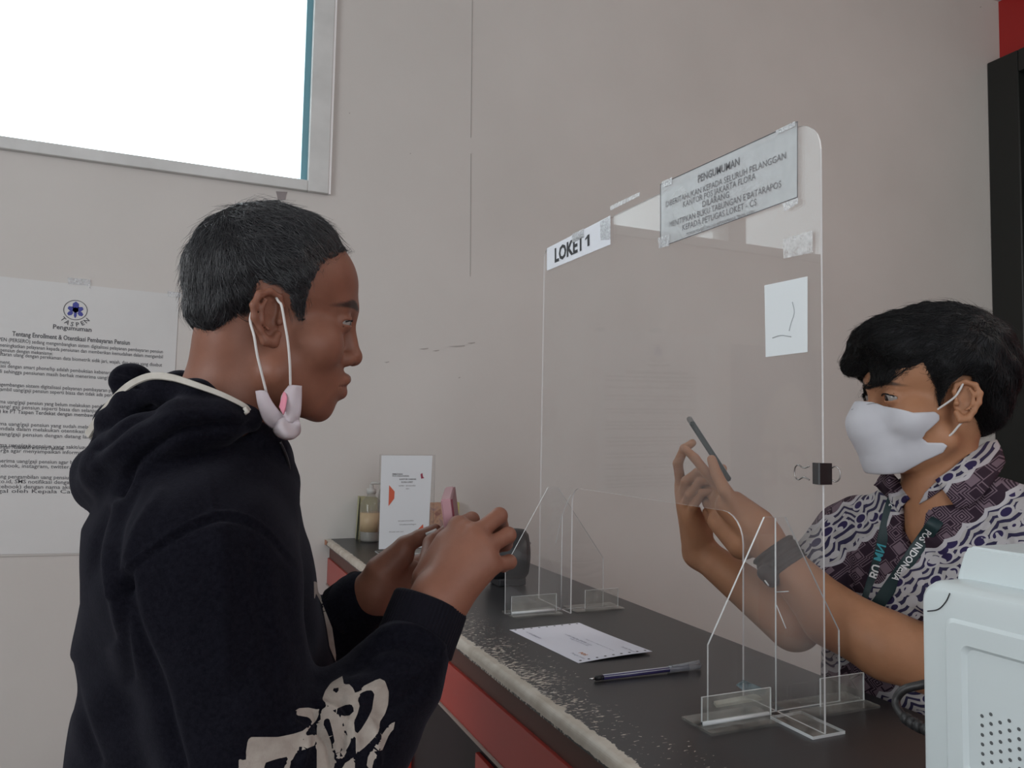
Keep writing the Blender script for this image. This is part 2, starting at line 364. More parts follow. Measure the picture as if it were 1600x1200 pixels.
# chips: elongated flakes, dense near the front edge between the customer and the form
mp = N.new('ShaderNodeMapping'); mp.inputs['Scale'].default_value = (95, 260, 60); mp.inputs['Rotation'].default_value = (0, 0, .5); L.new(tc.outputs['Object'], mp.inputs[0])
vo = N.new('ShaderNodeTexNoise'); vo.inputs['Scale'].default_value = 1.0; vo.inputs['Detail'].default_value = 2.5; vo.inputs['Distortion'].default_value = .6; L.new(mp.outputs[0], vo.inputs['Vector'])
big = noise(m, 9, 2)
dx = math_(m, 'DIVIDE', math_(m, 'SUBTRACT', sep.outputs[0], XF+.018-0), .10)      # 0 at the edge, 1 at 10 cm in
dyc = math_(m, 'ABSOLUTE', math_(m, 'DIVIDE', math_(m, 'SUBTRACT', sep.outputs[1], 1.17), .46))
dens = math_(m, 'SUBTRACT', 1.0, math_(m, 'MAXIMUM', dx, math_(m, 'MULTIPLY', dyc, 1.0)))
thr = math_(m, 'SUBTRACT', .735, math_(m, 'MULTIPLY', math_(m, 'ADD', dens, math_(m, 'MULTIPLY', math_(m, 'SUBTRACT', big.outputs[0], .5), 1.2)), .235))
chip = math_(m, 'GREATER_THAN', vo.outputs[0], math_(m, 'MAXIMUM', thr, .50))
# fully worn band along the front edge with a ragged border
rag = noise(m, 55, 5, .7); band = math_(m, 'ADD', math_(m, 'MULTIPLY', math_(m, 'SUBTRACT', rag.outputs[0], .5), .030), XF+.019)
worn = math_(m, 'LESS_THAN', sep.outputs[0], band)
low = math_(m, 'GREATER_THAN', sep.outputs[2], math_(m, 'ADD', ZC-.016, math_(m, 'MULTIPLY', math_(m, 'SUBTRACT', rag.outputs[0], .5), .008)))
wornm = math_(m, 'MULTIPLY', worn, low)
fac = math_(m, 'MAXIMUM', chip, wornm)
base = ramp(m, noise(m, 2.2, 5).outputs[0], [(.3, (.024, .024, .026)), (.7, (.036, .036, .039))])
light = ramp(m, noise(m, 30, 4).outputs[0], [(.3, (.44, .38, .31)), (.7, (.60, .55, .48))])
L.new(mixc(m, fac, base.outputs[0], light.outputs[0]), b.inputs['Base Color'])
L.new(math_(m, 'MULTIPLY_ADD', wornm, .1, .33), b.inputs['Roughness'])
bump(m, 40, .08, .0006)
bm = bmesh.new(); n = 8; r = .010; z0 = ZC-.019
prof = [(XB, ZC), (XF+r, ZC)] + [(XF+r-r*math.sin(t), ZC-r+r*math.cos(t)) for t in np.linspace(0, math.pi/2, 7)[1:]] + [(XF, z0), (XB, z0)]
Y0 = -.7
va = [bm.verts.new((x, Y0, z)) for x, z in prof]; vb = [bm.verts.new((x, WY-.003, z)) for x, z in prof]
for i in range(len(prof)): j = (i+1) % len(prof); bm.faces.new((va[i], va[j], vb[j], vb[i]))
bm.faces.new(va[::-1]); bm.faces.new(vb)
link('counter_top', bm_mesh('counter_top', bm), m, ct)
M['red'] = bump(vary(mat('red_laminate', rough=.28, spec=.5), (.33, .022, .014), (.38, .03, .018), 3), 8, .03)
M['brown'] = mat('brown_carcass_and_shade', (.10, .035, .025), .5)  # carcass brown, also used to paint the shade under the lip
M['gloss'] = vary(mat('dark_glossy_panel', rough=.28, spec=.10), (.010, .007, .009), (.016, .010, .013), 5)
box('painted_shade_strip', (XF+.016, Y0, .985), (XF+.04, WY-.003, z0), M['brown'], ct)  # moulding coloured dark to paint in the shade below the counter lip
box('fascia_board', (XF+.010, Y0, .898), (XF+.030, WY-.003, .985), M['red'], ct, .001)
box('fascia_trim', (XF+.007, Y0, .893), (XF+.032, WY-.003, .898), mat('worn_fascia_edge', (.30, .24, .21), .5), ct)
box('kick_panel', (XF+.03, Y0, .10), (XF+.05, WY-.003, .893), M['gloss'], ct)
ya = float(hit(745, 1180, 0, XF+.025)[1]); yb = float(hit(640, 1185, 0, XF+.025)[1])
box('front_panel', (XF+.022, Y0, .12), (XF+.030, ya, .862), M['red'], ct, .001)
box('front_panel', (XF+.022, yb, .12), (XF+.030, WY-.003, .893), M['red'], ct, .001)
box('front_panel', (XF+.022, ya+.004, .12), (XF+.030, yb-.004, .61), M['red'], ct, .001)
box('counter_carcass', (XF+.05, Y0, .08), (XB-.01, WY-.003, z0), M['brown'], ct)
box('plinth', (XF+.07, Y0, 0), (XB-.03, WY-.003, .08), M['black'], ct)
# chipped vertical edge where the counter meets the wall
slab('worn_edge', [(XF-.001, WY-.004, ZC-.001), (XF-.001, WY-.05, ZC-.003), (XF-.001, WY-.03, ZC-.017), (XF-.001, WY-.004, ZC-.019)], (-1, 0, 0), .0012, mat('chipped_laminate', (.42, .20, .12), .7), ct)

# ------------------------------------------------------------------ acrylic screen
def onS(u, v, x=XS): return hit(u, v, 0, x)
sc = thing('sneeze_screen', (XS, 1.2, ZC), 'tall clear acrylic counter screen with rounded corners and a pass-through opening', 'screen')
def yz(u, v): p = onS(u, v); return float(p[1]), float(p[2])
ytl, ztl_ = yz(850, 385); ytr, ztr = yz(1281, 190); ztop = (ztl_+ztr)/2; yl, yr = ytl, ytr
ol, oz = yz(893, 800)[0], yz(1000, 778)[1]; orr = yz(1160, 900)[0]
zb = ZC+.004
def arc(cy, cz, r, a0, a1, n=7): return [(cy+r*math.cos(t), cz+r*math.sin(t)) for t in np.linspace(math.radians(a0), math.radians(a1), n)]
R1 = .045; R2 = .045
out = [(yl, zb)] + arc(yl-R1*.5, ztop-R1*.5, R1*.5, 0, 90) + arc(yr+R1, ztop-R1, R1, 90, 180) + [(yr, zb), (orr, zb)] + arc(orr+R2, oz-R2, R2, 180, 90) + arc(ol-R2*.7, oz-R2*.7, R2*.7, 90, 0) + [(ol, zb)]
# (y decreases to the right of the picture)
slab('screen_sheet', [(XS, y, z) for y, z in out], (1, 0, 0), .003, M['acrylic'], sc, M['acrylic_edge'])
def fin(u_mid, ptsXZ, name='side_fin'):
    y = float(hit(u_mid[0], u_mid[1], 0, XS)[1])
    P = [hit(u, v, 1, y) for u, v in ptsXZ]
    for p in P[:1]+P[-1:]: p[2] = zb
    return y, slab(name, P, (0, 1, 0), .003, M['acrylic'], sc, M['acrylic_edge'])
yfr, _ = fin((1213, 1000), [(1107, 1095), (1107, 1008), (1195, 808), (1228, 808), (1312, 985), (1313, 1078)])
yfl, _ = fin((878, 900), [(790, 938), (790, 885), (857, 761), (872, 761), (943, 872), (943, 928)])
# foot plates, brackets and slot edges
def pl(name, x0, x1, y0, y1, h=.003, m=None): return box(name, (x0, min(y0, y1), ZC), (x1, max(y0, y1), ZC+h), m or M['acrylic_edge'], sc)
M['foot'] = clear('clear_foot', (.93, .94, .94), .16, dustcol=(.7, .68, .62), rough=.05, dustscale=40)
for yf in (yfr, yfl):
    x_0, x_1 = XS-.135, XS+.16
    if yf == yfl: x_0, x_1 = XS-.125, XS+.14
    for sgn in (-1, 1):
        pl('foot_plate', x_0, XS-.012, yf+sgn*.003, yf+sgn*.032, .0035, M['foot'])
        pl('foot_plate', XS+.02, x_1, yf+sgn*.003, yf+sgn*.032, .0035, M['foot'])
    slab('bracket', [(x_0+.005, yf-.0035, ZC+.003), (XS-.015, yf-.0035, ZC+.003), (XS-.015, yf-.0035, ZC+.040), (x_0+.005, yf-.0035, ZC+.040)], (0, -1, 0), .003, M['foot'], sc, M['acrylic_edge'])
    slab('bracket', [(x_1-.085, yf-.0035, ZC+.003), (x_1-.002, yf-.0035, ZC+.003), (x_1-.002, yf-.0035, ZC+.042), (x_1-.085, yf-.0035, ZC+.042)], (0, -1, 0), .003, M['foot'], sc, M['acrylic_edge'])
    tube('glue_line', [(x_0+.005, yf-.006, ZC+.006), (XS-.02, yf-.006, ZC+.006)], .003, M['acrylic_edge'], sc, 6)
slab('foot_plate', [(XS-.02, yfr-.01, ZC), (XS-.02, yr-.001, ZC), (XS+.035, yr-.001, ZC), (XS+.035, yfr-.01, ZC)], (0, 0, 1), .004, M['foot'], sc, M['acrylic_edge'])
slab('loose_offcut', [hit(1115, 1100, 2, ZC), hit(1180, 1088, 2, ZC), hit(1190, 1094, 2, ZC), hit(1120, 1106, 2, ZC)], (0, 0, 1), .004, mat('yellowed_acrylic', (.50, .49, .40), .3), sc)
def scr(u, v, x=XS-.0005): return np.array(hit(u, v, 0, x))
for a, b, r in (((1213, 925), (1232, 924), .0006), ((1213, 945), (1228, 982), .0007), ((1195, 907), (1201, 915), .0012)):
    tube('scratch', [scr(*a), scr(*b)], r, M['acrylic_edge'], sc, 5)
tube('slot_edge', [(XS-.001, yfr, zb), (XS-.001, yfr, zb+.265)], .0011, M['acrylic_edge'], sc, 6)
tube('slot_edge', [(XS-.001, yfl, zb), (XS-.001, yfl, zb+.20)], .0008, M['acrylic_edge'], sc, 6)
# crack curve beside the opening
tube('crack_line', spline([scr(868, 851), scr(872, 832), scr(880, 800), scr(892, 773)], 5), .0007, M['acrylic_edge'], sc, 5)

# papers on the screen
sY = np.array((0, -1., 0)); sZ = np.array((0, 0, 1.))
def sheetS(name, quad, m, parent, x=XS-.0018, th=.0008): return slab(name, [scr(u, v, x) for u, v in quad], (-1, 0, 0), th, m, parent)
M['thinpaper'] = mat('thin_white_paper', (.78, .82, .84), .7)
M['thinpaper2'] = clear('translucent_notice', (.9, .92, .93), .50, dustcol=(.74, .78, .80), rough=.3, dustscale=3)
def s_axes(quad):
    a, b_, c, d = [scr(*q, XS-.0032) for q in quad]; return a, (b_-a), (d-a)
def s_text(Lt, quad, rows, sx=1.0):
    A, X, Y = s_axes(quad)   # A top-left, X to top-right, Y to bottom-left
    Xl, Yl = np.linalg.norm(X), np.linalg.norm(Y); Xn, Yn = X/Xl, -Y/Yl
    for s, fx, fy, size, bold, w in rows: Lt.text(s, size, A+X*fx+Y*fy, Xn, Yn, align='CENTER', bold=bold, width=(w*Xl if w else None))
q1 = [(855, 388), (954, 337), (954, 382), (855, 423)]
lk = thing('booth_number_sign', scr(905, 380), 'small white LOKET 1 sign taped to the screen top left corner', 'sign')
sheetS('paper', q1, mat('sign_paper', (.80, .82, .88), .6), lk)
Lt = Letters(); s_text(Lt, q1, [('LOKET', .37, .78, .045, .034, .48)])
A_, X_, Y_ = s_axes(q1)
Lt.poly([A_+X_*fx+Y_*fy for fx, fy in ((.70, .76), (.70, .30), (.672, .30), (.635, .40), (.635, .47), (.668, .42), (.668, .76))]); Lt.build('lettering', M['print'], lk)
sheetS('tape_strip', [(894, 366), (912, 357), (912, 370), (894, 380)], M['tape'], lk, XS-.0034, .0004)
sheetS('tape_strip', [(938, 346), (954, 337), (954, 374), (938, 375)], M['tape'], lk, XS-.0034, .0004)
q2 = [(1032, 288), (1246, 190), (1246, 308), (1032, 386)]
nt = thing('notice_sheet', scr(1130, 290), 'translucent PENGUMUMAN notice taped along the top of the screen', 'sign')
sheetS('paper', q2, M['thinpaper2'], nt)
Lt = Letters(); s_text(Lt, q2, [
 ('PENGUMUMAN', .48, .23, .0175, .02, .31), ('DIBERITAHUKAN KEPADA SELURUH PELANGGAN', .49, .40, .0145, 0, .88), ('KANTOR POS JAKARTA FLORA', .47, .51, .0145, 0, .54),
 ('DILARANG', .46, .62, .0145, .005, .20), ('MENITIPKAN BUKU TABUNGAN E’BATARAPOS', .49, .74, .0145, 0, .82), ('KEPADA PETUGAS LOKET - CS', .47, .86, .0145, 0, .55), ('MOHON PENGERTIAN DAN KERJASAMANYA TERIMA KASIH', .48, .955, .007, 0, .5)]); Lt.build('lettering', M['print_grey'], nt)
bmq = [(1032, 288), (1246, 190), (1246, 308), (1032, 386)]
for i in range(4):
    a, b_ = scr(*bmq[i], XS-.003), scr(*bmq[(i+1) % 4], XS-.003); tube('sheet_border', [a, b_], .0007, M['print_grey'], nt, 4)
for q in ([(1034, 284), (1050, 277), (1050, 288), (1034, 294)], [(1028, 372), (1046, 366), (1046, 384), (1030, 388)], [(1222, 318), (1247, 309), (1247, 318), (1226, 330)], [(1212, 204), (1243, 189), (1243, 197), (1214, 210)]):
    sheetS('tape_strip', q, M['tape'], nt, XS-.0036, .0004)
M['crease'] = mat('paper_crease', (.42, .45, .47), .8)
bp = thing('blank_paper_patch', scr(1229, 495), 'blank creased white paper patch stuck low on the right of the screen', 'paper')
q3 = [(1195, 446), (1262, 432), (1262, 550), (1197, 558)]
sheetS('paper', q3, M['thinpaper'], bp)
tube('crease', spline([scr(1238, 472, XS-.003), scr(1241, 488, XS-.003), scr(1236, 505, XS-.003), scr(1233, 517, XS-.003)], 5), .0005, M['crease'], bp, 5)
tube('crease', spline([scr(1207, 528, XS-.003), scr(1220, 524, XS-.003), scr(1236, 526, XS-.003)], 5), .0006, M['crease'], bp, 5)
tg = thing('old_tape_patch', scr(1247, 383), 'crinkled old tape patch on the screen above the blank paper', 'tape')
sheetS('tape_strip', [(1224, 374), (1270, 360), (1270, 395), (1225, 404)], clear('crinkled_tape', (.95, .95, .95), .55, dustcol=(.8, .8, .8), rough=.2, dustscale=90), tg)
t2 = thing('top_edge_tape', scr(975, 315), 'clear tape strip over the screen top edge between the two notices', 'tape')
sheetS('tape_strip', [(954, 322), (1000, 300), (1000, 306), (954, 329)], M['tape'], t2)
# binder clip on the right edge
bc = thing('binder_clip', onS(1281, 740), 'small black binder clip with wire handles clamped on the screen edge', 'clip')
yc, zc = yr, yz(1281, 740)[1]; hh = .014
m_clip = mat('black_clip_steel', (.015, .015, .016), .3); m_wire = mat('clip_wire', (.35, .34, .33), .25, metal=1)
slab('clip_body', [(XS-.011, yc-.004, zc-hh), (XS-.004, yc+.013, zc-hh), (XS-.002, yc+.013, zc-hh), (XS+.005, yc+.013, zc-hh), (XS+.013, yc-.004, zc-hh), (XS+.011, yc-.005, zc-hh), (XS-.009, yc-.005, zc-hh)], (0, 0, 1), 2*hh, m_clip, bc)
for sx in (-1, 1):
    x0 = XS+.0015+sx*.006
    P = [(x0, yc+.016, zc+.009), (x0+sx*.003, yc+.004, zc+.007), (x0+sx*.004, yc+.0, zc+.004)] if sx > 0 else None
    base = [(0, .018, .009), (0, .028, .006), (0, .038, .010), (0, .044, .005), (0, .044, -.005), (0, .038, -.010), (0, .028, -.006), (0, .018, -.009)] if sx < 0 else \
           [(0, .008, .009), (.004, .000, .006), (.007, -.008, .010), (.009, -.013, .005), (.009, -.013, -.005), (.007, -.008, -.010), (.004, .000, -.006), (0, .008, -.009)]
    tube('clip_handle', spline([(x0+a, yc+b_, zc+c) for a, b_, c in base], 4), .0009, m_wire, bc, 6)
# ------------------------------------------------------------------ things on the counter
def onC(u, v, dz=0): return np.array(hit(u, v, 2, ZC+dz))
# sign holder with payment sheet
hb = onC(640, 862); hx, hy = float(hb[0]), float(hb[1])
h0 = hit(594, 710, 1, hy); h1 = hit(680, 716, 1, hy); hw0, hw1, hz = float(h0[0]), float(h1[0]), float(h0[2])
sh = thing('sign_holder', (hx, hy, ZC), 'upright clear stand holding a white payment sheet with orange corners near the wall', 'sign holder')
slab('stand_back', [(hw0, hy, ZC), (hw1, hy, ZC), (hw1, hy+.0, hz), (hw0, hy+.0, hz)], (0, 1, 0), .002, M['acrylic'], sh, mat('dark_acrylic_edge', (.10, .11, .11), .3))
slab('stand_foot', [(hw0, hy-.05, ZC), (hw1, hy-.05, ZC), (hw1, hy+.03, ZC), (hw0, hy+.03, ZC)], (0, 0, 1), .0025, M['foot'], sh, M['acrylic_edge'])
sw = (hw1-hw0)
sheet = slab('payment_sheet', [(hw0+.004, hy-.001, ZC+.012), (hw1-.018, hy-.001, ZC+.012), (hw1-.010, hy-.001, hz-.003), (hw0+.004, hy-.001, hz-.003)], (0, -1, 0), .001, mat('cool_white_paper', (.72, .76, .79), .6), sh)
def sp(u, v): q = hit(u, v, 1, hy-.0026); return np.array(q)
m_og = mat('orange_ink', (.62, .12, .06), .6)
for P_o in ([sp(608, 758), sp(616.5, 768), sp(616, 779), sp(607, 791)], [sp(661, 819), sp(662, 831), sp(648, 832)]):
    link('orange_shape', mesh_np('orange_shape', P_o, [tuple(range(len(P_o)))]), m_og, sh)
pk = Letters()
for u, v, s, w, bo in ((613, 742, 'PEMBAYARAN', 16, .02), (613, 745, 'POS INDONESIA', 26, .01), (624, 750, 'KANTOR CABANG', 26, .02), (627, 754.5, 'FLORA LOKET', 18, .02), (623, 760, 'NMID : ID1023456', 26, 0), (634, 764.5, 'A01', 5, 0),
                       (622, 815, 'SATU QRIS UNTUK SEMUA', 24, 0), (624, 820.5, 'Cek aplikasi penyelenggara', 26, 0), (608, 832, 'Dicetak oleh: pos', 22, 0)):
    a, b_ = sp(u, v), sp(u+w, v); pk.text(s, .0068 if bo else .0052, a, wX, wZ, width=float(b_[0]-a[0]), bold=bo)
pk.build('lettering', M['print_grey'], sh)
rl = Letters(); rl.poly([sp(657, 741), sp(660, 739), sp(661, 745), sp(663, 747), sp(658, 748)]); rl.build('small_red_mark', mat('dark_red_ink', (.30, .04, .08), .6), sh)
# hand gel bottles
def bottle(u, v, d_r, hgt, label, capcol, labcol):
    p = onC(u, v); o = thing('hand_gel_bottle', p, label, 'bottle')
    R = d_r; m_b = clear('clear_bottle', (.86, .86, .84), .22, dustcol=(.6, .6, .58), rough=.05, dustscale=12)
    lathe('bottle_body', [(R*.9, 0), (R, .006), (R, hgt*.62), (R*.85, hgt*.70), (R*.4, hgt*.78), (R*.38, hgt*.84)], p, m_b, o)
    lathe('gel', [(R*.86, .004), (R*.9, .01), (R*.9, hgt*.35)], p, mat('pale_gel', (.33, .32, .30), .3), o)
    lathe('bottle_label', [(R*1.01, hgt*.18), (R*1.01, hgt*.5)], p, mat('bottle_label', labcol, .5), o)
    lathe('pump_cap', [(R*.45, hgt*.82), (R*.45, hgt*.90), (R*.2, hgt*.91), (R*.2, hgt*.97)], p, mat('bottle_cap', capcol, .4), o)
    tube('pump_spout', [p+np.array((0, 0, hgt*.97)), p+np.array((0, 0, hgt)), p+np.array((R*.9, -.004, hgt*1.0)), p+np.array((R*1.2, -.006, hgt*.96))], R*.13, mat('bottle_cap', capcol, .4), o, 8)
bottle(578, 846, .036, .20, 'hand gel bottle with orange label and white pump, left of the payment sign', (.50, .50, .48), (.48, .36, .22))
bottle(601, 838, .034, .245, 'taller clear pump bottle half behind the payment sign', (.42, .40, .40), (.40, .40, .38))
p = onC(575, 840); 
cb = thing('snack_box', onC(571, 838), 'thin green-yellow card box standing against the wall behind the gel bottle', 'box')
q = hit(562, 780, 1, WY-.05); 
slab('card', [(float(hit(559, 780, 1, WY-.04)[0]), WY-.04, ZC), (float(hit(592, 780, 1, WY-.04)[0]), WY-.04, ZC), (float(hit(590, 780, 1, WY-.04)[0]), WY-.04, ZC+.145), (float(hit(561, 780, 1, WY-.04)[0]), WY-.04, ZC+.150)], (0, 1, 0), .02, mat('yellow_green_card', (.42, .41, .25), .6), cb)
slab('card_edge', [(float(hit(558, 780, 1, WY-.042)[0]), WY-.041, ZC), (float(hit(561, 780, 1, WY-.042)[0]), WY-.041, ZC), (float(hit(563, 780, 1, WY-.042)[0]), WY-.041, ZC+.14), (float(hit(562, 780, 1, WY-.042)[0]), WY-.041, ZC+.15)], (0, -1, 0), .001, mat('dark_card_edge', (.05, .06, .04), .6), cb)
# framed picture and yellow note right of the sheet
pf = thing('photo_card', onC(690, 842), 'brownish picture card leaning behind the payment sign', 'card')
a, b_, c = hit(672, 785, 1, WY-.03), hit(700, 785, 1, WY-.03), hit(700, 842, 1, WY-.03)
m_pic = mat('brown_picture', (.3, .2, .18), .4); N, L, b = nodes(m_pic)
L.new(ramp(m_pic, noise(m_pic, 26, 3, dist=1.5).outputs[0], [(.3, (.25, .12, .10)), (.5, (.48, .30, .20)), (.7, (.30, .20, .20))]).outputs[0], b.inputs['Base Color'])
slab('picture', [(float(a[0]), WY-.03, ZC+.001), (float(b_[0])+.02, WY-.03, ZC+.001), (float(b_[0])+.02, WY-.03, float(a[2])), (float(a[0]), WY-.03, float(a[2]))], (0, -1, 0), .004, m_pic, pf)
yn = thing('yellow_note', onC(712, 820), 'small yellow-green box at the wall end of the counter, right of the picture card', 'box')
a, b_ = hit(704, 785, 1, WY-.03), hit(717, 803, 1, WY-.03)
box('box_body', (float(a[0]), WY-.035, ZC), (float(b_[0]), WY-.005, float(a[2])), mat('yellow_card', (.50, .48, .20), .6), yn, .001)
box('box_front', (float(a[0])+.001, WY-.037, ZC+.001), (float(b_[0])-.001, WY-.035, float(b_[2])), mat('pale_card', (.42, .40, .36), .6), yn)
# round black speaker
bs = onC(800, 915); spk = thing('round_speaker', bs, 'round black speaker on the counter behind the customer hands', 'speaker')
R = .064; ax = np.array((.92, -.30, .0)); ax /= np.linalg.norm(ax); cc = bs+np.array((0, .02, R+.012))
m_spk = mat('black_plastic', (.014, .015, .018), .42)
lathe('housing', [(R*.55, -.062), (R*.85, -.056), (R*.98, -.04), (R, -.01), (R, .02), (R*.97, .036), (R*.9, .042)], cc, m_spk, spk, 32, ax)
lathe('grille', [(R*.88, .040), (R*.80, .0465), (R*.4, .051), (.001, .053)], cc, bump(mat('speaker_grille', (.03, .03, .034), .6), 600, .5, .002), spk, 32, ax)
box('speaker_foot', (cc[0]-.04, cc[1]-.03, ZC), (cc[0]+.035, cc[1]+.03, ZC+.02), m_spk, spk, .004)
tube('power_button', [cc+np.array((.035, -.040, .03)), cc+np.array((.036, -.044, .031))], .004, mat('grey_button', (.3, .3, .3), .4), spk, 10)
# form
fq = [onC(796, 984, .0006), onC(905, 973, .0006), onC(1019, 1021, .0012), onC(904, 1036, .0006)]
fm = thing('paper_form', np.mean(fq, axis=0), 'white tractor-fed paper form with sprocket holes lying on the worn counter', 'paper')
n = 10; V = []; F = []
for i in range(n+1):
    for j in range(n+1):
        s, t = i/n, j/n; pnt = (1-s)*(1-t)*fq[0]+s*(1-t)*fq[1]+s*t*fq[2]+(1-s)*t*fq[3]
        pnt = pnt+np.array((0, 0, .0035*t*t*s + .0015*math.sin(3*s)*t)); V.append(pnt)
V = np.array(V); 
for i in range(n):
    for j in range(n): a = i*(n+1)+j; F.append((a, a+n+1, a+n+2, a+1))
nv = len(V); Vb = V-np.array((0, 0, .0005)); F2 = [tuple(x+nv for x in f)[::-1] for f in F]
rim = [i*(n+1) for i in range(n+1)] + [n*(n+1)+j for j in range(1, n+1)] + [i*(n+1)+n for i in range(n-1, -1, -1)] + [j for j in range(n-1, 0, -1)]
F3 = [(rim[i], rim[(i+1) % len(rim)], rim[(i+1) % len(rim)]+nv, rim[i]+nv) for i in range(len(rim))]
me = mesh_np('form_sheet', np.vstack([V, Vb]), F+F2+F3); link('form_sheet', me, mat('form_paper', (.80, .80, .88), .7), fm)
def fpt(s, t, dz=.0006):
    pnt = (1-s)*(1-t)*fq[0]+s*(1-t)*fq[1]+s*t*fq[2]+(1-s)*t*fq[3]; return pnt+np.array((0, 0, .0035*t*t*s+.0015*math.sin(3*s)*t+dz))
hl = Letters()
for t in (.03, .965):
    for k in range(9):
        s = .06+k*.11; q = fpt(s, t); ex, ey = (fpt(s+.01, t)-q), (fpt(s, min(1, t+.01))-q); ex/=np.linalg.norm(ex); ey/=np.linalg.norm(ey)
        hl.poly([q+(ex*math.cos(a)+ey*math.sin(a))*.0024 for a in np.linspace(0, 2*math.pi, 9)[:-1]])
hl.build('sprocket_holes', M['print'], fm)
tx = Letters()
for s0, t0, sc_, txt in ((.12, .12, .006, 'BUKTI SETORAN'), (.12, .17, .005, 'Nama Pengirim'), (.12, .22, .005, 'Alamat'), (.5, .30, .006, 'Jumlah Uang Rp 250.000'), (.5, .35, .005, 'Dua ratus lima puluh ribu rupiah'), (.45, .42, .005, 'Tanggal cetak 10-10-2022'), (.12, .78, .006, 'Petugas Loket'), (.78, .80, .006, 'Tanda Tangan'), (.6, .5, .004, 'Simpan bukti ini sebagai tanda terima yang sah')):
    q = fpt(s0, t0); ex = fpt(s0, t0+.1)-q; ey = -(fpt(min(1, s0+.05), t0)-q); ex/=np.linalg.norm(ex); ey = -ey/np.linalg.norm(ey)
    tx.text(txt, sc_*1.2, q, ex, ey)
tx.build('lettering', mat('faint_form_ink', (.34, .34, .42), .7), fm)
lg = Letters(); q = fpt(.20, .80); ex = fpt(.20, .9)-q; ey = (fpt(.3, .80)-q); ex/=np.linalg.norm(ex); ey/=np.linalg.norm(ey); lg.text('POS', .011, q, ex, ey, bold=.03); lg.build('orange_mark', mat('orange_form_ink', (.65, .28, .16), .6), fm)
# pen
pa, pb = onC(921, 1061, .0045), onC(1095, 1040, .006); pd = (pb-pa)/np.linalg.norm(pb-pa); Lp = np.linalg.norm(pb-pa)
pn = thing('ballpoint_pen', (pa+pb)/2, 'violet and white striped ballpoint pen with clear cap lying beside the form', 'pen')
def along(t0, t1, r0, r1, name, m, sides=16): return tube(name, [pa+pd*Lp*t0, pa+pd*Lp*t1], [r0, r1], m, pn, sides)
along(0, .05, .0007, .0021, 'nib', mat('metal_nib', (.7, .7, .68), .25, metal=1))
along(.05, .115, .0036, .0041, 'grip', mat('black_grip', (.01, .01, .012), .5))
along(.10, .88, .0040, .0040, 'barrel', mat('violet_barrel', (.06, .05, .16), .3))
sd = np.cross(pd, (0, 0, 1)); 
for k, t in enumerate((35, 70, 105, 150)):
    a = math.radians(t); off = sd*math.cos(a)*-.0040+np.array((0, 0, 1))*math.sin(a)*.0040
    off = -off if off[2] < 0 else off
    tube('stripe', [pa+pd*Lp*.115+off, pa+pd*Lp*.87+off], .00065, mat('white_stripe', (.7, .7, .75), .4), pn, 5)
cp_m = clear('clear_cap', (.85, .86, .88), .35, dustcol=(.75, .76, .8), rough=.1)
along(.70, .985, .0056, .0052, 'cap', cp_m); along(.985, 1.0, .0052, .003, 'cap_end', cp_m)
tube('cap_clip', [pa+pd*Lp*.98+np.array((0, 0, .005))+sd*.003, pa+pd*Lp*.97+np.array((0, 0, .0085))+sd*.004, pa+pd*Lp*.72+np.array((0, 0, .006))+sd*.0045], [.0022, .0022, .0014], cp_m, pn, 8)
# crumpled iridescent film lying in the right foot of the screen
fl = thing('plastic_film_scrap', onC(1170, 1078), 'shiny crumpled clear film scrap caught at the near screen foot', 'scrap')
FP = [onC(1150, 1070, .010), onC(1161, 1062, .034), onC(1175, 1068, .020), onC(1200, 1078, .012), onC(1195, 1086, .004), onC(1165, 1082, .006)]
me = mesh_np('film', FP+[p_-np.array((0, 0, .0006)) for p_ in FP], [(0, 1, 2), (0, 2, 5), (2, 3, 4), (2, 4, 5), (8, 7, 6), (11, 8, 6), (10, 9, 8), (11, 10, 8), (0, 1, 7, 6), (1, 2, 8, 7), (2, 3, 9, 8), (3, 4, 10, 9), (4, 5, 11, 10), (5, 0, 6, 11)])
link('film', me, clear('iridescent_film', (.8, .9, .95), .30, dustcol=(.65, .85, .9), rough=.08, dustscale=60), fl)

# ------------------------------------------------------------------ white office machine at the right (seen from its back)
XM = .715
m_wp = bump(vary(mat('white_plastic', rough=.32, spec=.5), (.66, .73, .74), (.70, .77, .78), 3, .3, .7), 300, .05, .0004)
mq = hit(1445, 1000, 0, XM); my1 = float(mq[1])+.008; my0 = my1-.42
mt = hit(1480, 912, 0, XM); mz1 = float(mt[2]); mz0 = ZC
pr = thing('desktop_monitor', (XM+.03, (my0+my1)/2, ZC), 'white plastic desktop monitor on the counter seen from its vented back', 'monitor')
def rrect(y0, y1, z0, z1, r, n=6):
    P = []
    for cy, cz, a0 in ((y1-r, z1-r, 0), (y0+r, z1-r, 90), (y0+r, z0+r, 180), (y1-r, z0+r, 270)):
        P += [(cy+r*math.cos(math.radians(a0+90*k/n)), cz+r*math.sin(math.radians(a0+90*k/n))) for k in range(n+1)]
    return P
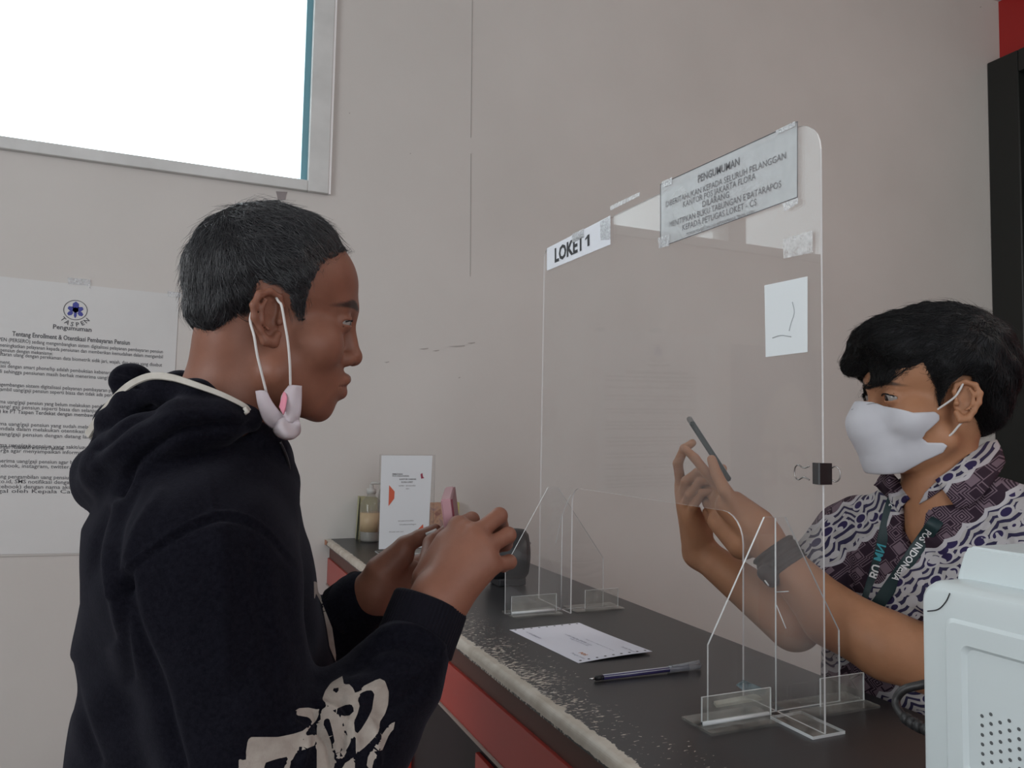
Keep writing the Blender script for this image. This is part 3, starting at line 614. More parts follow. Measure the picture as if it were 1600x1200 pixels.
def shell(name, rings, m, parent):
    """rings: (x, y0, y1, z0, z1, r) stacked and capped"""
    V, F = [], []; n = 0
    for x, a, b_, c, d, r in rings:
        P = rrect(a, b_, c, d, r); n = len(P); V += [(x, y, z) for y, z in P]
    for i in range(len(rings)-1):
        for k in range(n): F.append((i*n+k, i*n+(k+1) % n, (i+1)*n+(k+1) % n, (i+1)*n+k))
    F.append(tuple(range(n))); F.append(tuple((len(rings)-1)*n+k for k in range(n))[::-1])
    bm = bmesh.new(); vs = [bm.verts.new(v) for v in V]
    for f in F: bm.faces.new([vs[i] for i in f])
    bmesh.ops.recalc_face_normals(bm, faces=bm.faces); me = bpy.data.meshes.new(name); bm.to_mesh(me); bm.free()
    smooth(me); me.set_sharp_from_angle(angle=math.radians(28))
    return link(name, me, m, parent)
e = .008
# outer case with softly rounded rim; panel steps pressed in; x grows away from the customer
g1a, g1b = float(hit(1478, 970, 0, XM)[1]), float(hit(1480, 966, 0, XM)[2])
g2a, g2b = float(hit(1506, 1012, 0, XM)[1]), float(hit(1506, 1008, 0, XM)[2])
rings = [(XM+.05, my0, my1, mz0+.012, mz1, .022), (XM+.014, my0, my1, mz0+.012, mz1, .022), (XM+.006, my0+.002, my1-.002, mz0+.014, mz1-.002, .021), (XM+.0015, my0+.006, my1-.006, mz0+.018, mz1-.006, .018), (XM, my0+.011, my1-.011, mz0+.023, mz1-.011, .015),
         (XM, my0+.030, g1a+.0015, mz0+.04, g1b+.0015, .010), (XM-.003, my0+.032, g1a-.002, mz0+.042, g1b-.002, .010), (XM-.003, my0+.055, g2a+.001, mz0+.06, g2b+.001, .008), (XM+.0015, my0+.057, g2a-.0025, mz0+.062, g2b-.0025, .008)]
shell('case', rings, m_wp, pr)
# raised rear housing
b0 = hit(1515, 852, 0, XM+.055); b1 = hit(1503, 905, 0, XM+.055)
bz, by, by2 = float(b0[2]), float(b0[1]), float(b1[1])
V, F = prism([(XM+.045, by2, mz1-.05), (XM+.045, by2, mz1-.002), (XM+.048, by+.002, bz-.006), (XM+.049, by-.003, bz), (XM+.049, my0+.06, bz), (XM+.045, my0+.03, mz1-.05)], (1, 0, 0), .10)
bm = bmesh.new(); vs = [bm.verts.new(v) for v in V]; [bm.faces.new([vs[i] for i in f]) for f in F]; bmesh.ops.bevel(bm, geom=list(bm.edges), offset=.003, segments=3, affect='EDGES')
link('raised_housing', bm_mesh('raised_housing', bm), m_wp, pr)
box('base_foot', (XM+.02, my0+.08, ZC), (XM+.16, my1-.06, ZC+.02), m_wp, pr, .004)
tube('scratch_mark', spline([hit(1449, 955, 0, XM-.0006), hit(1466, 952, 0, XM-.0006), hit(1478, 940, 0, XM-.0006), hit(1484, 927, 0, XM-.0006)], 6), .0006, M['print'], pr, 5)
ih = Letters(); hm = mat('vent_hole_dark', (.10, .11, .115), .7)
y_s = float(hit(1533, 1120, 0, XM)[1]); z_s = float(hit(1533, 1119, 0, XM)[2]); 
for i in range(15):
    for j in range(8):
        yy_, zz_ = y_s-.0088*i, z_s-.0088*j+(.0045 if i % 2 else 0)
        if yy_ < my0+.07 or zz_ < ZC+.07 : continue
        ih.poly([(XM+.0012, yy_+.0018*math.cos(a), zz_+.0018*math.sin(a)) for a in np.linspace(0, 2*math.pi, 9)[:-1]])
o = ih.build('vent_holes', hm, pr); o['kind'] = 'stuff'
# cable
pc = [hit(1460, 1066, 0, .80), hit(1440, 1070, 0, .79), hit(1412, 1078, 0, .78), hit(1400, 1095, 0, .775), hit(1408, 1115, 0, .77), hit(1430, 1132, 0, .76), hit(1460, 1145, 0, .76)]
cb_ = thing('power_cable', pc[3], 'thick black cable looping out beside the white monitor', 'cable')
tube('cord', spline(pc, 8), .0048, mat('black_cable', (.022, .021, .022), .45), cb_, 10)
pth = spline(pc, 8); k0 = len(pth)-14
for k in range(4):
    i = k0+k*3; tube('strain_relief', [pth[i], pth[i+2]], .0068, mat('black_cable_boot', (.02, .02, .021), .5), cb_, 12)
# ------------------------------------------------------------------ solid-shape kit: distance fields meshed as one surface
def ln(a): return np.sqrt((a*a).sum(-1))
def smin(a, b, k):
    h = np.clip(.5+.5*(b-a)/k, 0, 1); return b*(1-h)+a*h-k*h*(1-h)
def smax(a, b, k): return -smin(-a, -b, k)
def rc(p, a, b, ra, rb):
    a = np.array(a); ba = np.array(b)-a; pa = p-a; h = np.clip((pa@ba)/(ba@ba), 0, 1)
    return ln(pa-h[:, None]*ba)-(ra+(rb-ra)*h)
def sph(p, c, r): return ln(p-np.array(c))-r
def ell(p, c, r, R=None):
    q = p-np.array(c)
    if R is not None: q = q@R
    r = np.array(r, float); k0 = ln(q/r); k1 = ln(q/(r*r)); return k0*(k0-1)/(k1+1e-9)
def chain(p, pts, rad, k=.004):
    d = None
    for i in range(len(pts)-1):
        e = rc(p, pts[i], pts[i+1], rad[i], rad[i+1]); d = e if d is None else smin(d, e, k)
    return d
def many(fs, k):
    d = fs[0]
    for e in fs[1:]: d = smin(d, e, k)
    return d
def poly2(x, y, P):
    """signed distance to a polygon (negative inside)"""
    P = np.array(P, float); n = len(P); d = np.full(x.shape, 1e9); s = np.zeros(x.shape, bool)
    for i in range(n):
        ax, ay = P[i]; bx, by = P[(i+1) % n]; ex, ey = bx-ax, by-ay; wx, wy = x-ax, y-ay
        t = np.clip((wx*ex+wy*ey)/(ex*ex+ey*ey+1e-12), 0, 1); d = np.minimum(d, (wx-ex*t)**2+(wy-ey*t)**2)
        c = ((ay > y) != (by > y)) & (x < ex*(y-ay)/(ey if abs(ey) > 1e-12 else 1e-12)+ax); s ^= c
    return np.where(s, -1, 1)*np.sqrt(d)
def pline2(x, y, P):
    P = np.array(P, float); d = np.full(x.shape, 1e9)
    for i in range(len(P)-1):
        ax, ay = P[i]; ex, ey = P[i+1]-P[i]; wx, wy = x-ax, y-ay
        t = np.clip((wx*ex+wy*ey)/(ex*ex+ey*ey+1e-12), 0, 1); d = np.minimum(d, (wx-ex*t)**2+(wy-ey*t)**2)
    return np.sqrt(d)
def mesh_field(f, lo, hi, h):
    lo = np.array(lo, float); hi = np.array(hi, float); nb = np.ceil((hi-lo)/(4*h)).astype(int)+1
    N = nb*4; bc = np.stack(np.meshgrid(*[lo[i]+(np.arange(nb[i])*4+1.5)*h for i in range(3)], indexing='ij'), -1).reshape(-1, 3)
    dv = f(bc); V = np.repeat(np.repeat(np.repeat(dv.reshape(nb), 4, 0), 4, 1), 4, 2).astype(np.float32)
    act = np.argwhere((np.abs(dv) < 3.5*h*1.9).reshape(nb))
    off = np.stack(np.meshgrid(*[np.arange(4)]*3, indexing='ij'), -1).reshape(-1, 3)
    for s in range(0, len(act), 6000):
        ii = (act[s:s+6000, None, :]*4+off[None]).reshape(-1, 3)
        V[ii[:, 0], ii[:, 1], ii[:, 2]] = f(lo+ii*h)
    S = V < 0
    c = np.zeros(N-1, np.int8)
    for dx in (0, 1):
        for dy in (0, 1):
            for dz in (0, 1): c += S[dx:N[0]-1+dx, dy:N[1]-1+dy, dz:N[2]-1+dz]
    cells = np.argwhere((c > 0) & (c < 8)); idx = -np.ones(N-1, np.int32); idx[tuple(cells.T)] = np.arange(len(cells))
    acc = np.zeros((len(cells), 3)); cnt = np.zeros(len(cells))
    cor = [(x, y, z) for x in (0, 1) for y in (0, 1) for z in (0, 1)]
    for a in cor:
        for ax in range(3):
            if a[ax]: continue
            b = list(a); b[ax] = 1
            va = V[tuple((cells+np.array(a)).T)]; vb = V[tuple((cells+np.array(b)).T)]; m = (va < 0) != (vb < 0)
            t = np.where(m, va/(va-vb+1e-20), 0); p = np.array(a, float)[None]+np.zeros((len(cells), 3)); p[:, ax] += t
            acc[m] += p[m]; cnt[m] += 1
    P = lo+(cells+acc/cnt[:, None])*h
    Fs = []
    for ax in range(3):
        u, v = (ax+1) % 3, (ax+2) % 3
        s0 = [slice(None)]*3; s1 = [slice(None)]*3; s0[ax] = slice(0, -1); s1[ax] = slice(1, None)
        A, B = S[tuple(s0)], S[tuple(s1)]; e = np.argwhere(A != B)
        e = e[(e[:, u] > 0) & (e[:, v] > 0) & (e[:, u] < N[u]-1) & (e[:, v] < N[v]-1)]
        inv = A[tuple(e.T)]
        def ci(du, dv_):
            q = e.copy(); q[:, u] -= du; q[:, v] -= dv_; return idx[tuple(q.T)]
        quad = np.stack([ci(1, 1), ci(0, 1), ci(0, 0), ci(1, 0)], 1); quad = quad[(quad >= 0).all(1) | True]
        quad[~inv] = quad[~inv][:, ::-1]; Fs.append(quad)
    F = np.vstack(Fs); F = F[(F >= 0).all(1)]
    return P, F
def grad(f, p, e=.0015):
    g = np.stack([f(p+np.eye(3)[i]*e)-f(p-np.eye(3)[i]*e) for i in range(3)], -1); return g/(np.linalg.norm(g, axis=1, keepdims=True)+1e-9)
def np_mesh(name, P, F):
    me = bpy.data.meshes.new(name); me.vertices.add(len(P)); me.vertices.foreach_set('co', P.astype(np.float32).ravel())
    F = np.asarray(F, np.int32); k = F.shape[1]; me.loops.add(F.size); me.loops.foreach_set('vertex_index', F.ravel())
    me.polygons.add(len(F)); me.polygons.foreach_set('loop_start', np.arange(0, F.size, k, dtype=np.int32))
    try: me.polygons.foreach_set('loop_total', np.full(len(F), k, np.int32))
    except Exception: pass
    me.update(calc_edges=True); me.validate(); smooth(me); return me
def set_attr(me, name, vals):
    a = me.attributes.new(name, 'FLOAT', 'POINT'); a.data.foreach_set('value', np.asarray(vals, np.float32))
def body(name, f, lo, hi, h, m, parent, post=None, attrs=None, relax=0):
    """f works in camera-aligned metres; the mesh is stored in world space"""
    P, F = mesh_field(f, lo, hi, h)
    if post is not None: P = post(P, grad(f, P))
    me = np_mesh(name, c2w(P), F)
    if attrs:
        for k, fn in attrs.items(): set_attr(me, k, fn(P))
    o = link(name, me, m, parent); o['_n'] = 0; del o['_n']; return o, P, F
def sculpt(strokes):
    """strokes: (pixel polyline, width px, height m, nearest depth, farthest depth)"""
    def go(P, Nn):
        u, v = proj(P); d = np.zeros(len(P)); face = np.clip(-Nn[:, 1]*2, 0, 1)
        for pl_, w, hgt, d0, d1 in strokes:
            pl2 = spline([(a, b, 0) for a, b in pl_], 5)[:, :2]; lo_, hi_ = pl2.min(0)-3*w, pl2.max(0)+3*w
            m = (u > lo_[0]) & (u < hi_[0]) & (v > lo_[1]) & (v < hi_[1]) & (P[:, 1] > d0) & (P[:, 1] < d1)
            if m.any(): d[m] += hgt*np.exp(-(pline2(u[m], v[m], pl2)/w)**2)
        return P+Nn*(d*face)[:, None]
    return go
def strands(name, f, P, Nn, flow, n, length, rad, m, parent, steps=6, lift=.0015, jit=.35, sides=3, keep=None):
    """short tubes that follow the surface along a combing direction"""
    idx = rng.integers(0, len(P), n*2)
    if keep is not None: idx = idx[keep(P[idx])]
    idx = idx[:n]; p = P[idx].copy(); paths = [p.copy()]; L_ = length*(.6+.8*rng.random(len(idx))); jv = rng.normal(0, jit, (len(idx), 3)); lf = lift*(.3+rng.random(len(idx)))
    for s in range(steps-1):
        g = grad(f, p); w = flow(p)+jv; w -= g*(w*g).sum(1, keepdims=True); w /= np.linalg.norm(w, axis=1, keepdims=True)+1e-9
        p = p+w*(L_/(steps-1))[:, None]; g = grad(f, p); dd = f(p); p = p-g*(dd-lf*(.4+s/steps))[:, None]; paths.append(p.copy())
    A = np.stack(paths, 1); n = len(idx); T = np.gradient(A, axis=1); T /= np.linalg.norm(T, axis=2, keepdims=True)+1e-9
    g0 = grad(f, A[:, 0]); B = np.cross(T, g0[:, None, :]); B /= np.linalg.norm(B, axis=2, keepdims=True)+1e-9; U = np.cross(T, B)
    taper = np.linspace(1, .25, steps)[None, :, None, None]; an = np.arange(sides)*2*math.pi/sides
    ring = (B[:, :, None, :]*np.cos(an)[None, None, :, None]+U[:, :, None, :]*np.sin(an)[None, None, :, None])*rad*taper
    V = (A[:, :, None, :]+ring).reshape(-1, 3); base = (np.arange(n)*steps*sides)[:, None, None]; i = np.arange(steps-1)[None, :, None]*sides; k = np.arange(sides)[None, None, :]; k2 = (k+1) % sides
    F = np.stack([base+i+k, base+i+k2, base+i+sides+k2, base+i+sides+k], -1).reshape(-1, 4)
    me = np_mesh(name, c2w(V), F); return link(name, me, m, parent)

# canonical head: x to the person's right, y forward, z up, origin between the ear canals, metres
def mir(p): q = p.copy(); q[:, 0] = np.abs(q[:, 0]); return q
EYE = (.031, .0745, -.001)
def face_base(p):
    q = mir(p)
    d = ell(q, (0, -.001, .045), (.073, .086, .073))
    d = smin(d, ell(q, (0, .036, .042), (.062, .0600, .056)), .02)
    d = smin(d, rc(q, (0, .0845, .0145), (.034, .0740, .0145), .0120, .0095), .016)          # brow
    d = smin(d, ell(q, (0, .032, -.028), (.062, .047, .052)), .02)                        # mid face
    d = smin(d, sph(q, (.042, .052, -.028), .024), .020)                                 # cheekbone
    d = smin(d, ell(q, (0, .0515, -.066), (.038, .0305, .033)), .014)                      # muzzle
    d = smin(d, rc(q, (.050, .008, -.058), (.022, .042, -.090), .018, .016), .018)        # jaw line
    d = smin(d, ell(q, (0, .020, -.060), (.053, .046, .044)), .02)
    d = smin(d, ell(q, (0, .0535, -.0965), (.021, .0160, .0165)), .012)                   # chin
    return d
def head_f(p, lips=True, ear_r=True, ear_l=True, slit=.30, neck=None):
    q = mir(p); d = face_base(p)
    d = smax(d, -ell(q, (.034, .0955, -.002), (.018, .0140, .0110)), .010)                # orbit
    d = smin(d, rc(q, (0, .0865, .000), (0, .0915, -.036), .0065, .0090), .012)          # nose bridge
    d = smin(d, sph(q, (0, .0920, -.0385), .0102), .005)
    d = smin(d, ell(q, (.0115, .0825, -.0415), (.0074, .0108, .0082)), .0045)
    d = smax(d, -ell(q, (.0065, .0875, -.0490), (.0036, .0060, .0040)), .002)
    if lips:
        up = many([rc(q, (0, .0835, -.0640), (.010, .0805, -.0650), .0066, .0060), rc(q, (.010, .0805, -.0650), (.024, .070, -.0705), .0060, .0030)], .004)
        lo = rc(q, (0, .0780, -.0790), (.019, .069, -.0745), .0080, .0038)
        d = smin(d, up, .005); d = smin(d, lo, .006)
        d = smax(d, -rc(q, (0, .0900, -.0714), (.024, .0740, -.0722), .0011, .0008), .0022)
    # lids around the eyeball
    e = np.array(EYE); r = .0118; ey = sph(q, e, r+.0017)
    sl = ell(q, e+np.array((.001, .012, -.0008)), (.0135, .020, .0155*slit))
    lid = smax(ey, -sl, .0012); d = smin(d, lid, .0035); d = smax(d, -sl-0*d, .0012); d = np.maximum(d, -sph(q, e, r-.001))
    # ears
    ears = []
    for on, sgn in ((ear_r, 1), (ear_l, -1)):
        if not on: continue
        w = p*np.array((sgn, 1, 1)); 
        def E(y, z, o=0): return (.0735-.55*(y-.010)+o, y, z)
        hx = [E(.009, .000), E(.0115, .010), E(.009, .0195), E(.000, .0245), E(-.0105, .0205), E(-.0160, .009), E(-.0150, -.004), E(-.0100, -.016), E(-.004, -.0265), E(.0035, -.0280), E(.0080, -.019)]
        dd = chain(w, hx, [.0022, .0028, .0033, .0036, .0037, .0036, .0034, .0034, .0050, .0052, .0040], .003)
        nrm = np.array((1, .55, 0)); nrm /= np.linalg.norm(nrm); c = np.array((.0765, -.0025, -.001)); q2 = w-c
        pl = np.abs(q2@nrm+.0025)-.0030; el = (np.sqrt(((q2@np.array((-.48, .877, 0)))/.0150)**2+(q2[:, 2]/.026)**2)-1)*.0150
        dd = smin(dd, smax(pl, el, .003), .003)
        dd = smin(dd, chain(w, [E(-.004, .015, .002), E(-.0085, .007, .002), E(-.0070, -.006, .002), E(-.001, -.014, .002)], [.0022, .0026, .0028, .0024], .003), .0025)
        dd = smin(dd, sph(w, (.0765, .0095, -.006), .0042), .004)
        dd = smax(dd, -ell(w, (.084, .0015, -.005), (.0095, .0062, .0080)), .003)
        dd = np.maximum(dd, .064-w[:, 0]); ears.append(dd)
    for dd in ears: d = smin(d, dd, .004)
    return d
class Head:
    def __init__(s, O, F, up=(0, 0, 1), sc=1.0):
        s.O = np.array(O, float); s.Y = np.array(F, float); s.Y /= np.linalg.norm(s.Y); u = np.array(up, float); s.X = np.cross(s.Y, u); s.X /= np.linalg.norm(s.X); s.Z = np.cross(s.X, s.Y); s.s = sc
    def loc(s, p): q = (p-s.O)/s.s; return np.stack([q@s.X, q@s.Y, q@s.Z], -1)
    def cam(s, x, y, z): return s.O+s.s*(x*s.X+y*s.Y+z*s.Z)
    def vec(s, x, y, z): return x*s.X+y*s.Y+z*s.Z

def skin_mat(name, c1, c2, lip, brow=(.018, .012, .010)):
    m = mat(name, c1, .50, .35); N, L, b = nodes(m)
    n = noise(m, 22, 5, .6); r = ramp(m, n.outputs[0], [(.3, c1), (.7, c2)])
    x = mixc(m, attr(m, 'lip'), r.outputs[0], lip); y = mixc(m, attr(m, 'brow'), x, brow); L.new(y, b.inputs['Base Color'])
    b.inputs['Subsurface Weight'].default_value = .12; b.inputs['Subsurface Radius'].default_value = (.012, .004, .002); b.inputs['Subsurface Scale'].default_value = .5
    return bump(m, 420, .18, .0006, 3)
M['hair'] = mat('black_hair', (.013, .014, .018), .36, .9, Coat_Weight=.25, Coat_Roughness=.35)
M['hair_shell'] = mat('black_hair_base', (.008, .008, .010), .6, .3)
M['eye'] = None
def eyes(H, parent, look=(0, 1, 0), side=(1, -1)):
    mw = mat('eye_white', (.30, .27, .25), .2); mi = mat('dark_iris', (.02, .010, .007), .08)
    for sgn in side:
        c = H.cam(EYE[0]*sgn, EYE[1], EYE[2]); g = H.vec(*look); g /= np.linalg.norm(g); r = .0117*H.s
        bm = bmesh.new(); bmesh.ops.create_uvsphere(bm, u_segments=24, v_segments=16, radius=r)
        q = Vector(c2w(g)-CAMn).to_track_quat('Z', 'Y')
        for v in bm.verts: v.co = Vector(c2w(c))+q @ v.co
        me = bm_mesh('eyeball', bm, True); o = link('eyeball', me, mw, parent)
        cap = [(r*math.sin(a), r*math.cos(a)+.0002) for a in np.linspace(.52, .001, 8)]
        lathe('iris', cap, c2w(c), mi, o, 20, c2w(g)-CAMn)

def finger(p, pts, r0=.0092, r1=.0068, k=.003):
    n = len(pts); return chain(p, [np.array(q) for q in pts], list(np.linspace(r0, r1, n)), k)
def hand_f(p, wrist, wr, knuck, fings, thumb, palm_extra=(), scale=1.0):
    """palm from wrist to four knuckles, four fingers, a thumb rooted at the side of the palm"""
    ds = []
    for kx in knuck: ds.append(rc(p, wrist, kx, wr, .0112*scale))
    for i in range(3): ds.append(rc(p, (knuck[i]+knuck[i+1])/2, wrist*.35+(knuck[i]+knuck[i+1])/2*.65, .0105*scale, .013*scale))
    d = many(ds, .010)
    for a, b, ra, rb in palm_extra: d = smin(d, rc(p, a, b, ra, rb), .008)
    fd = None
    for kx, fp, (ra, rb) in zip(knuck, fings, ((.0096, .0070), (.0098, .0072), (.0094, .0068), (.0085, .0060))):
        e = finger(p, [kx]+list(fp), ra*scale, rb*scale); fd = e if fd is None else smin(fd, e, .0012)
    d = smin(d, fd, .0045)
    if thumb is not None: d = smin(d, finger(p, thumb, .0125*scale, .0080*scale), .007)
    return d
# ------------------------------------------------------------------ customer (left), seen in profile
SA = skin_mat('brown_skin', (.205, .084, .053), (.255, .110, .070), (.20, .065, .055))
w_hips = None
HO = C(422, 493, .775); f2 = np.array((.954, .30, 0)); r2 = np.array((.30, -.954, 0))
HO = HO - r2*.076
HA = Head(HO, (.954, .30, -.01), (0, 0, 1), .985)
cust = thing('person', c2w(C(340, 1400, .86))*np.array((1, 1, 0)), 'young man in a black hoodie seen in profile, mask hanging under his chin', 'person')
nkA, nkB = HA.cam(0, -.024, -.02), HA.cam(0, -.062, -.15)
def custhead(p):
    q = HA.loc(p); d = head_f(q, slit=.15)
    n_ = np.where(True, rc(q, (0, -.020, -.025), (0, -.058, -.15), .054, .058), 0)
    n2 = ell(q, (0, -.040, -.018), (.052, .036, .045))
    d = smin(d, smin(n_, n2, .02), .016)
    return d*HA.s
# hands of the customer
def c_(u, v, d): return C(u, v, d)
rw = c_(688, 935, .80); 
kR = [c_(716, 822, .835), c_(742, 836, .815), c_(757, 857, .808), c_(766, 884, .806)]
fR = [[c_(737, 812, .872), c_(744, 830, .895), c_(735, 842, .905)],
      [c_(780, 806, .838), c_(783, 822, .872), c_(765, 838, .885)],
      [c_(794, 836, .828), c_(790, 850, .860), c_(768, 858, .878)],
      [c_(796, 878, .822), c_(787, 884, .850), c_(768, 880, .866)]]
tR = [c_(668, 892, .845), c_(676, 850, .880), c_(700, 832, .900), c_(718, 830, .905)]
lw = c_(588, 925, .93)
kL = [c_(655, 880, .985), c_(668, 900, .975), c_(668, 920, .965), c_(655, 935, .955)]
fL = [[c_(692, 856, .975), c_(712, 845, .950), c_(716, 848, .930)],
      [c_(704, 880, .965), c_(722, 872, .940), c_(724, 868, .925)],
      [c_(700, 905, .955), c_(722, 900, .935), c_(724, 890, .920)],
      [c_(690, 925, .945), c_(712, 920, .930), c_(718, 910, .920)]]
tL = [c_(598, 885, .925), c_(632, 852, .925), c_(656, 840, .920), c_(680, 829, .915)]
def handR(p):
    d = hand_f(p, rw, .026, kR, fR, tR, [(c_(672, 905, .83), c_(700, 850, .835), .020, .016), (c_(715, 900, .81), c_(735, 860, .82), .024, .018), (c_(718, 922, .802), c_(752, 888, .808), .016, .012)])
    return smin(d, rc(p, rw, c_(640, 1015, .775), .027, .026), .012)
def handL(p):
    d = hand_f(p, lw, .022, kL, fL, tL, [(c_(600, 915, .93), c_(640, 900, .95), .024, .020), (c_(598, 895, .925), c_(628, 868, .925), .022, .015), (c_(610, 945, .94), c_(640, 930, .95), .018, .014)])
    return smin(d, rc(p, lw, c_(530, 960, .948), .025, .026), .012)
def lipc(P):
    q = mir(HA.loc(P)); return np.clip(1.6-np.minimum(rc(q, (0, .0845, -.0655), (.020, .072, -.0708), .0045, .0022), rc(q, (0, .079, -.0775), (.018, .069, -.0745), .0055, .003))/.0014, 0, 1)*(q[:, 1] > .06)
def browc(P):
    q = mir(HA.loc(P)); d = np.sqrt(((q[:, 2]-.0165-.0030*np.sin((q[:, 0]-.012)/.036*3.0))/.0048)**2+((q[:, 0]-.029)/.0215)**2)
    return np.clip((1.15-d)*3, 0, .92)*(q[:, 1] > .05)
parts = []
hlo, hhi = HO-np.array((.16, .17, .22)), HO+np.array((.16, .17, .16))
P1, F1 = mesh_field(custhead, hlo, hhi, .0019)
P2, F2_ = mesh_field(handR, c_(610, 1080, .72)-.0, c_(830, 760, .95), .0019) if False else mesh_field(handR, np.minimum(c_(600, 1060, .74), c_(830, 780, .74))-np.array((.02, .02, .02)), np.array((.035, .95, -.09)), .0019)
P3, F3_ = mesh_field(handL, np.array((-.28, .85, -.34)), np.array((.0, 1.03, -.13)), .0022)
def inner(p):
    sh = [c_(335, 850, .72), c_(370, 830, 1.02)]
    d = many([rc(p, c_(330, 760, .86), c_(320, 1300, .86), .075, .095), rc(p, sh[0], sh[1], .045, .045), rc(p, c_(345, 680, .86), c_(330, 800, .86), .055, .07), rc(p, sh[0], c_(420, 1370, .66), .040, .036), rc(p, c_(420, 1370, .66), c_(640, 1015, .775), .035, .024),
              rc(p, sh[1], c_(430, 1150, 1.0), .038, .034), rc(p, c_(430, 1150, 1.0), c_(530, 960, .948), .034, .024)], .02); return d
P4, F4 = mesh_field(inner, (-.46, .60, -.66), (-.02, 1.10, .0), .009)
P_ = np.vstack([P1, P2, P3, P4]); o1, o2, o3 = len(P1), len(P1)+len(P2), len(P1)+len(P2)+len(P3)
F_ = np.vstack([F1, F2_+o1, F3_+o2, F4+o3]); me = np_mesh('body', c2w(P_), F_)
set_attr(me, 'lip', np.concatenate([lipc(P1), np.zeros(len(P_)-len(P1))])); set_attr(me, 'brow', np.concatenate([browc(P1), np.zeros(len(P_)-len(P1))]))
link('body', me, SA, cust); eyes(HA, cust, (0.05, 1, -.22))
for sg in (1, -1):
    tube('eyelash', c2w(spline([HA.cam(sg*.018, .0850, -.0008), HA.cam(sg*.026, .0878, .0012), HA.cam(sg*.034, .0865, .0014), HA.cam(sg*.0425, .0795, -.0010)], 5)), .0008, M['hair_shell'], cust, 5)
# hair
hp = [(.112, .110), (.079, .083), (.062, .068), (.052, .060), (.040, .040), (.035, .020), (.0325, .000), (.028, -.002), (.0235, .010), (.017, .024), (.008, .0345), (-.010, .0345), (-.0185, .020), (-.022, .004), (-.028, -.010), (-.038, -.024), (-.046, -.034), (-.064, -.036), (-.082, -.026), (-.12, -.02), (-.15, .05), (-.08, .17), (.05, .17)]
def chair(p):
    q = HA.loc(p); d = ell(q, (0, -.0035, .048), (.080, .0875, .0835)); d = smin(d, ell(q, (0, .030, .052), (.066, .059, .062)), .02); d = smin(d, ell(q, (0, -.045, .0), (.060, .040, .045)), .02)
    lump = .0006*np.sin(q[:, 1]*160+q[:, 2]*70+np.sin(q[:, 0]*120)*2)+.0005*np.sin(q[:, 2]*230-q[:, 1]*90+q[:, 0]*60)
    pd_ = poly2(q[:, 1]+.0005*np.sin(q[:, 2]*700), q[:, 2]+.0006*np.sin(q[:, 1]*620+q[:, 0]*200), hp)
    base = face_base(q)-.0006
    t = np.clip(-pd_/.026, 0, 1); d = d*t+base*(1-t)+lump      # thins out towards the hairline
    return smax(d, pd_, .004)*HA.s
hair = thing  # placeholder name kept local
P5, F5 = mesh_field(chair, hlo, hhi, .0022); me = np_mesh('hair', c2w(P5), F5); ho = link('hair', me, M['hair_shell'], cust)
def flowA(p):
    q = HA.loc(p); th = np.arctan2(q[:, 2]-.045, q[:, 1]+.02)
    # whorl at the crown: forwards and down over the front, down at the back
    bl_ = 1/(1+np.exp(-(q[:, 1]+.035)/.012)); fy = -.35+1.25*bl_; fz = -1.0+.65*bl_; side = np.sign(q[:, 0])*.3
    fz = fz-np.clip((.075-q[:, 2])*14, 0, 1.4); return side[:, None]*HA.X+fy[:, None]*HA.Y+fz[:, None]*HA.Z
G5 = grad(chair, P5)
o = strands('hair_strands', chair, P5, G5, flowA, 9000, .026, .00045, M['hair'], ho, 6, .0022, .30); o['kind'] = 'stuff'
o = strands('stray_hairs', chair, P5, G5, flowA, 1600, .024, .00022, M['hair'], ho, 6, .0075, .7); o['kind'] = 'stuff'
# wisps at the fringe
tube('hair_lock', [HA.cam(.035, .062, .082), HA.cam(.036, .079, .078), HA.cam(.038, .083, .070), HA.cam(.041, .078, .064), HA.cam(.046, .066, .060)], [.0008, .0022, .0022, .0014, .0004], M['hair'], ho, 6)  if False else None
for k in range(26):
    x0 = rng.uniform(-.03, .050); a = HA.cam(x0, .055, .088-.2*x0*x0*60*.1); b_ = HA.cam(x0+rng.uniform(-.004, .006), .080+rng.uniform(-.004, .002)-abs(x0)*.22, .078+rng.uniform(-.006, .006)-abs(x0)*.15); c3 = HA.cam(x0+.004, .078-abs(x0)*.32+rng.uniform(-.008, .004), .062+rng.uniform(-.008, .004))
    V, F = tube_mesh([c2w(spline([a, b_, c3], 4))], [np.linspace(.0009, .0002, 9)], 4); me = mesh_np('hair_lock', V, F); smooth(me)
    if k == 0: LV, LF = [], []
    LF += [tuple(i+len(LV) for i in f) for f in F]; LV += V; bpy.data.meshes.remove(me)
me = mesh_np('fringe_wisps', LV, LF); smooth(me); o = link('fringe_wisps', me, M['hair'], ho); o['kind'] = 'stuff'

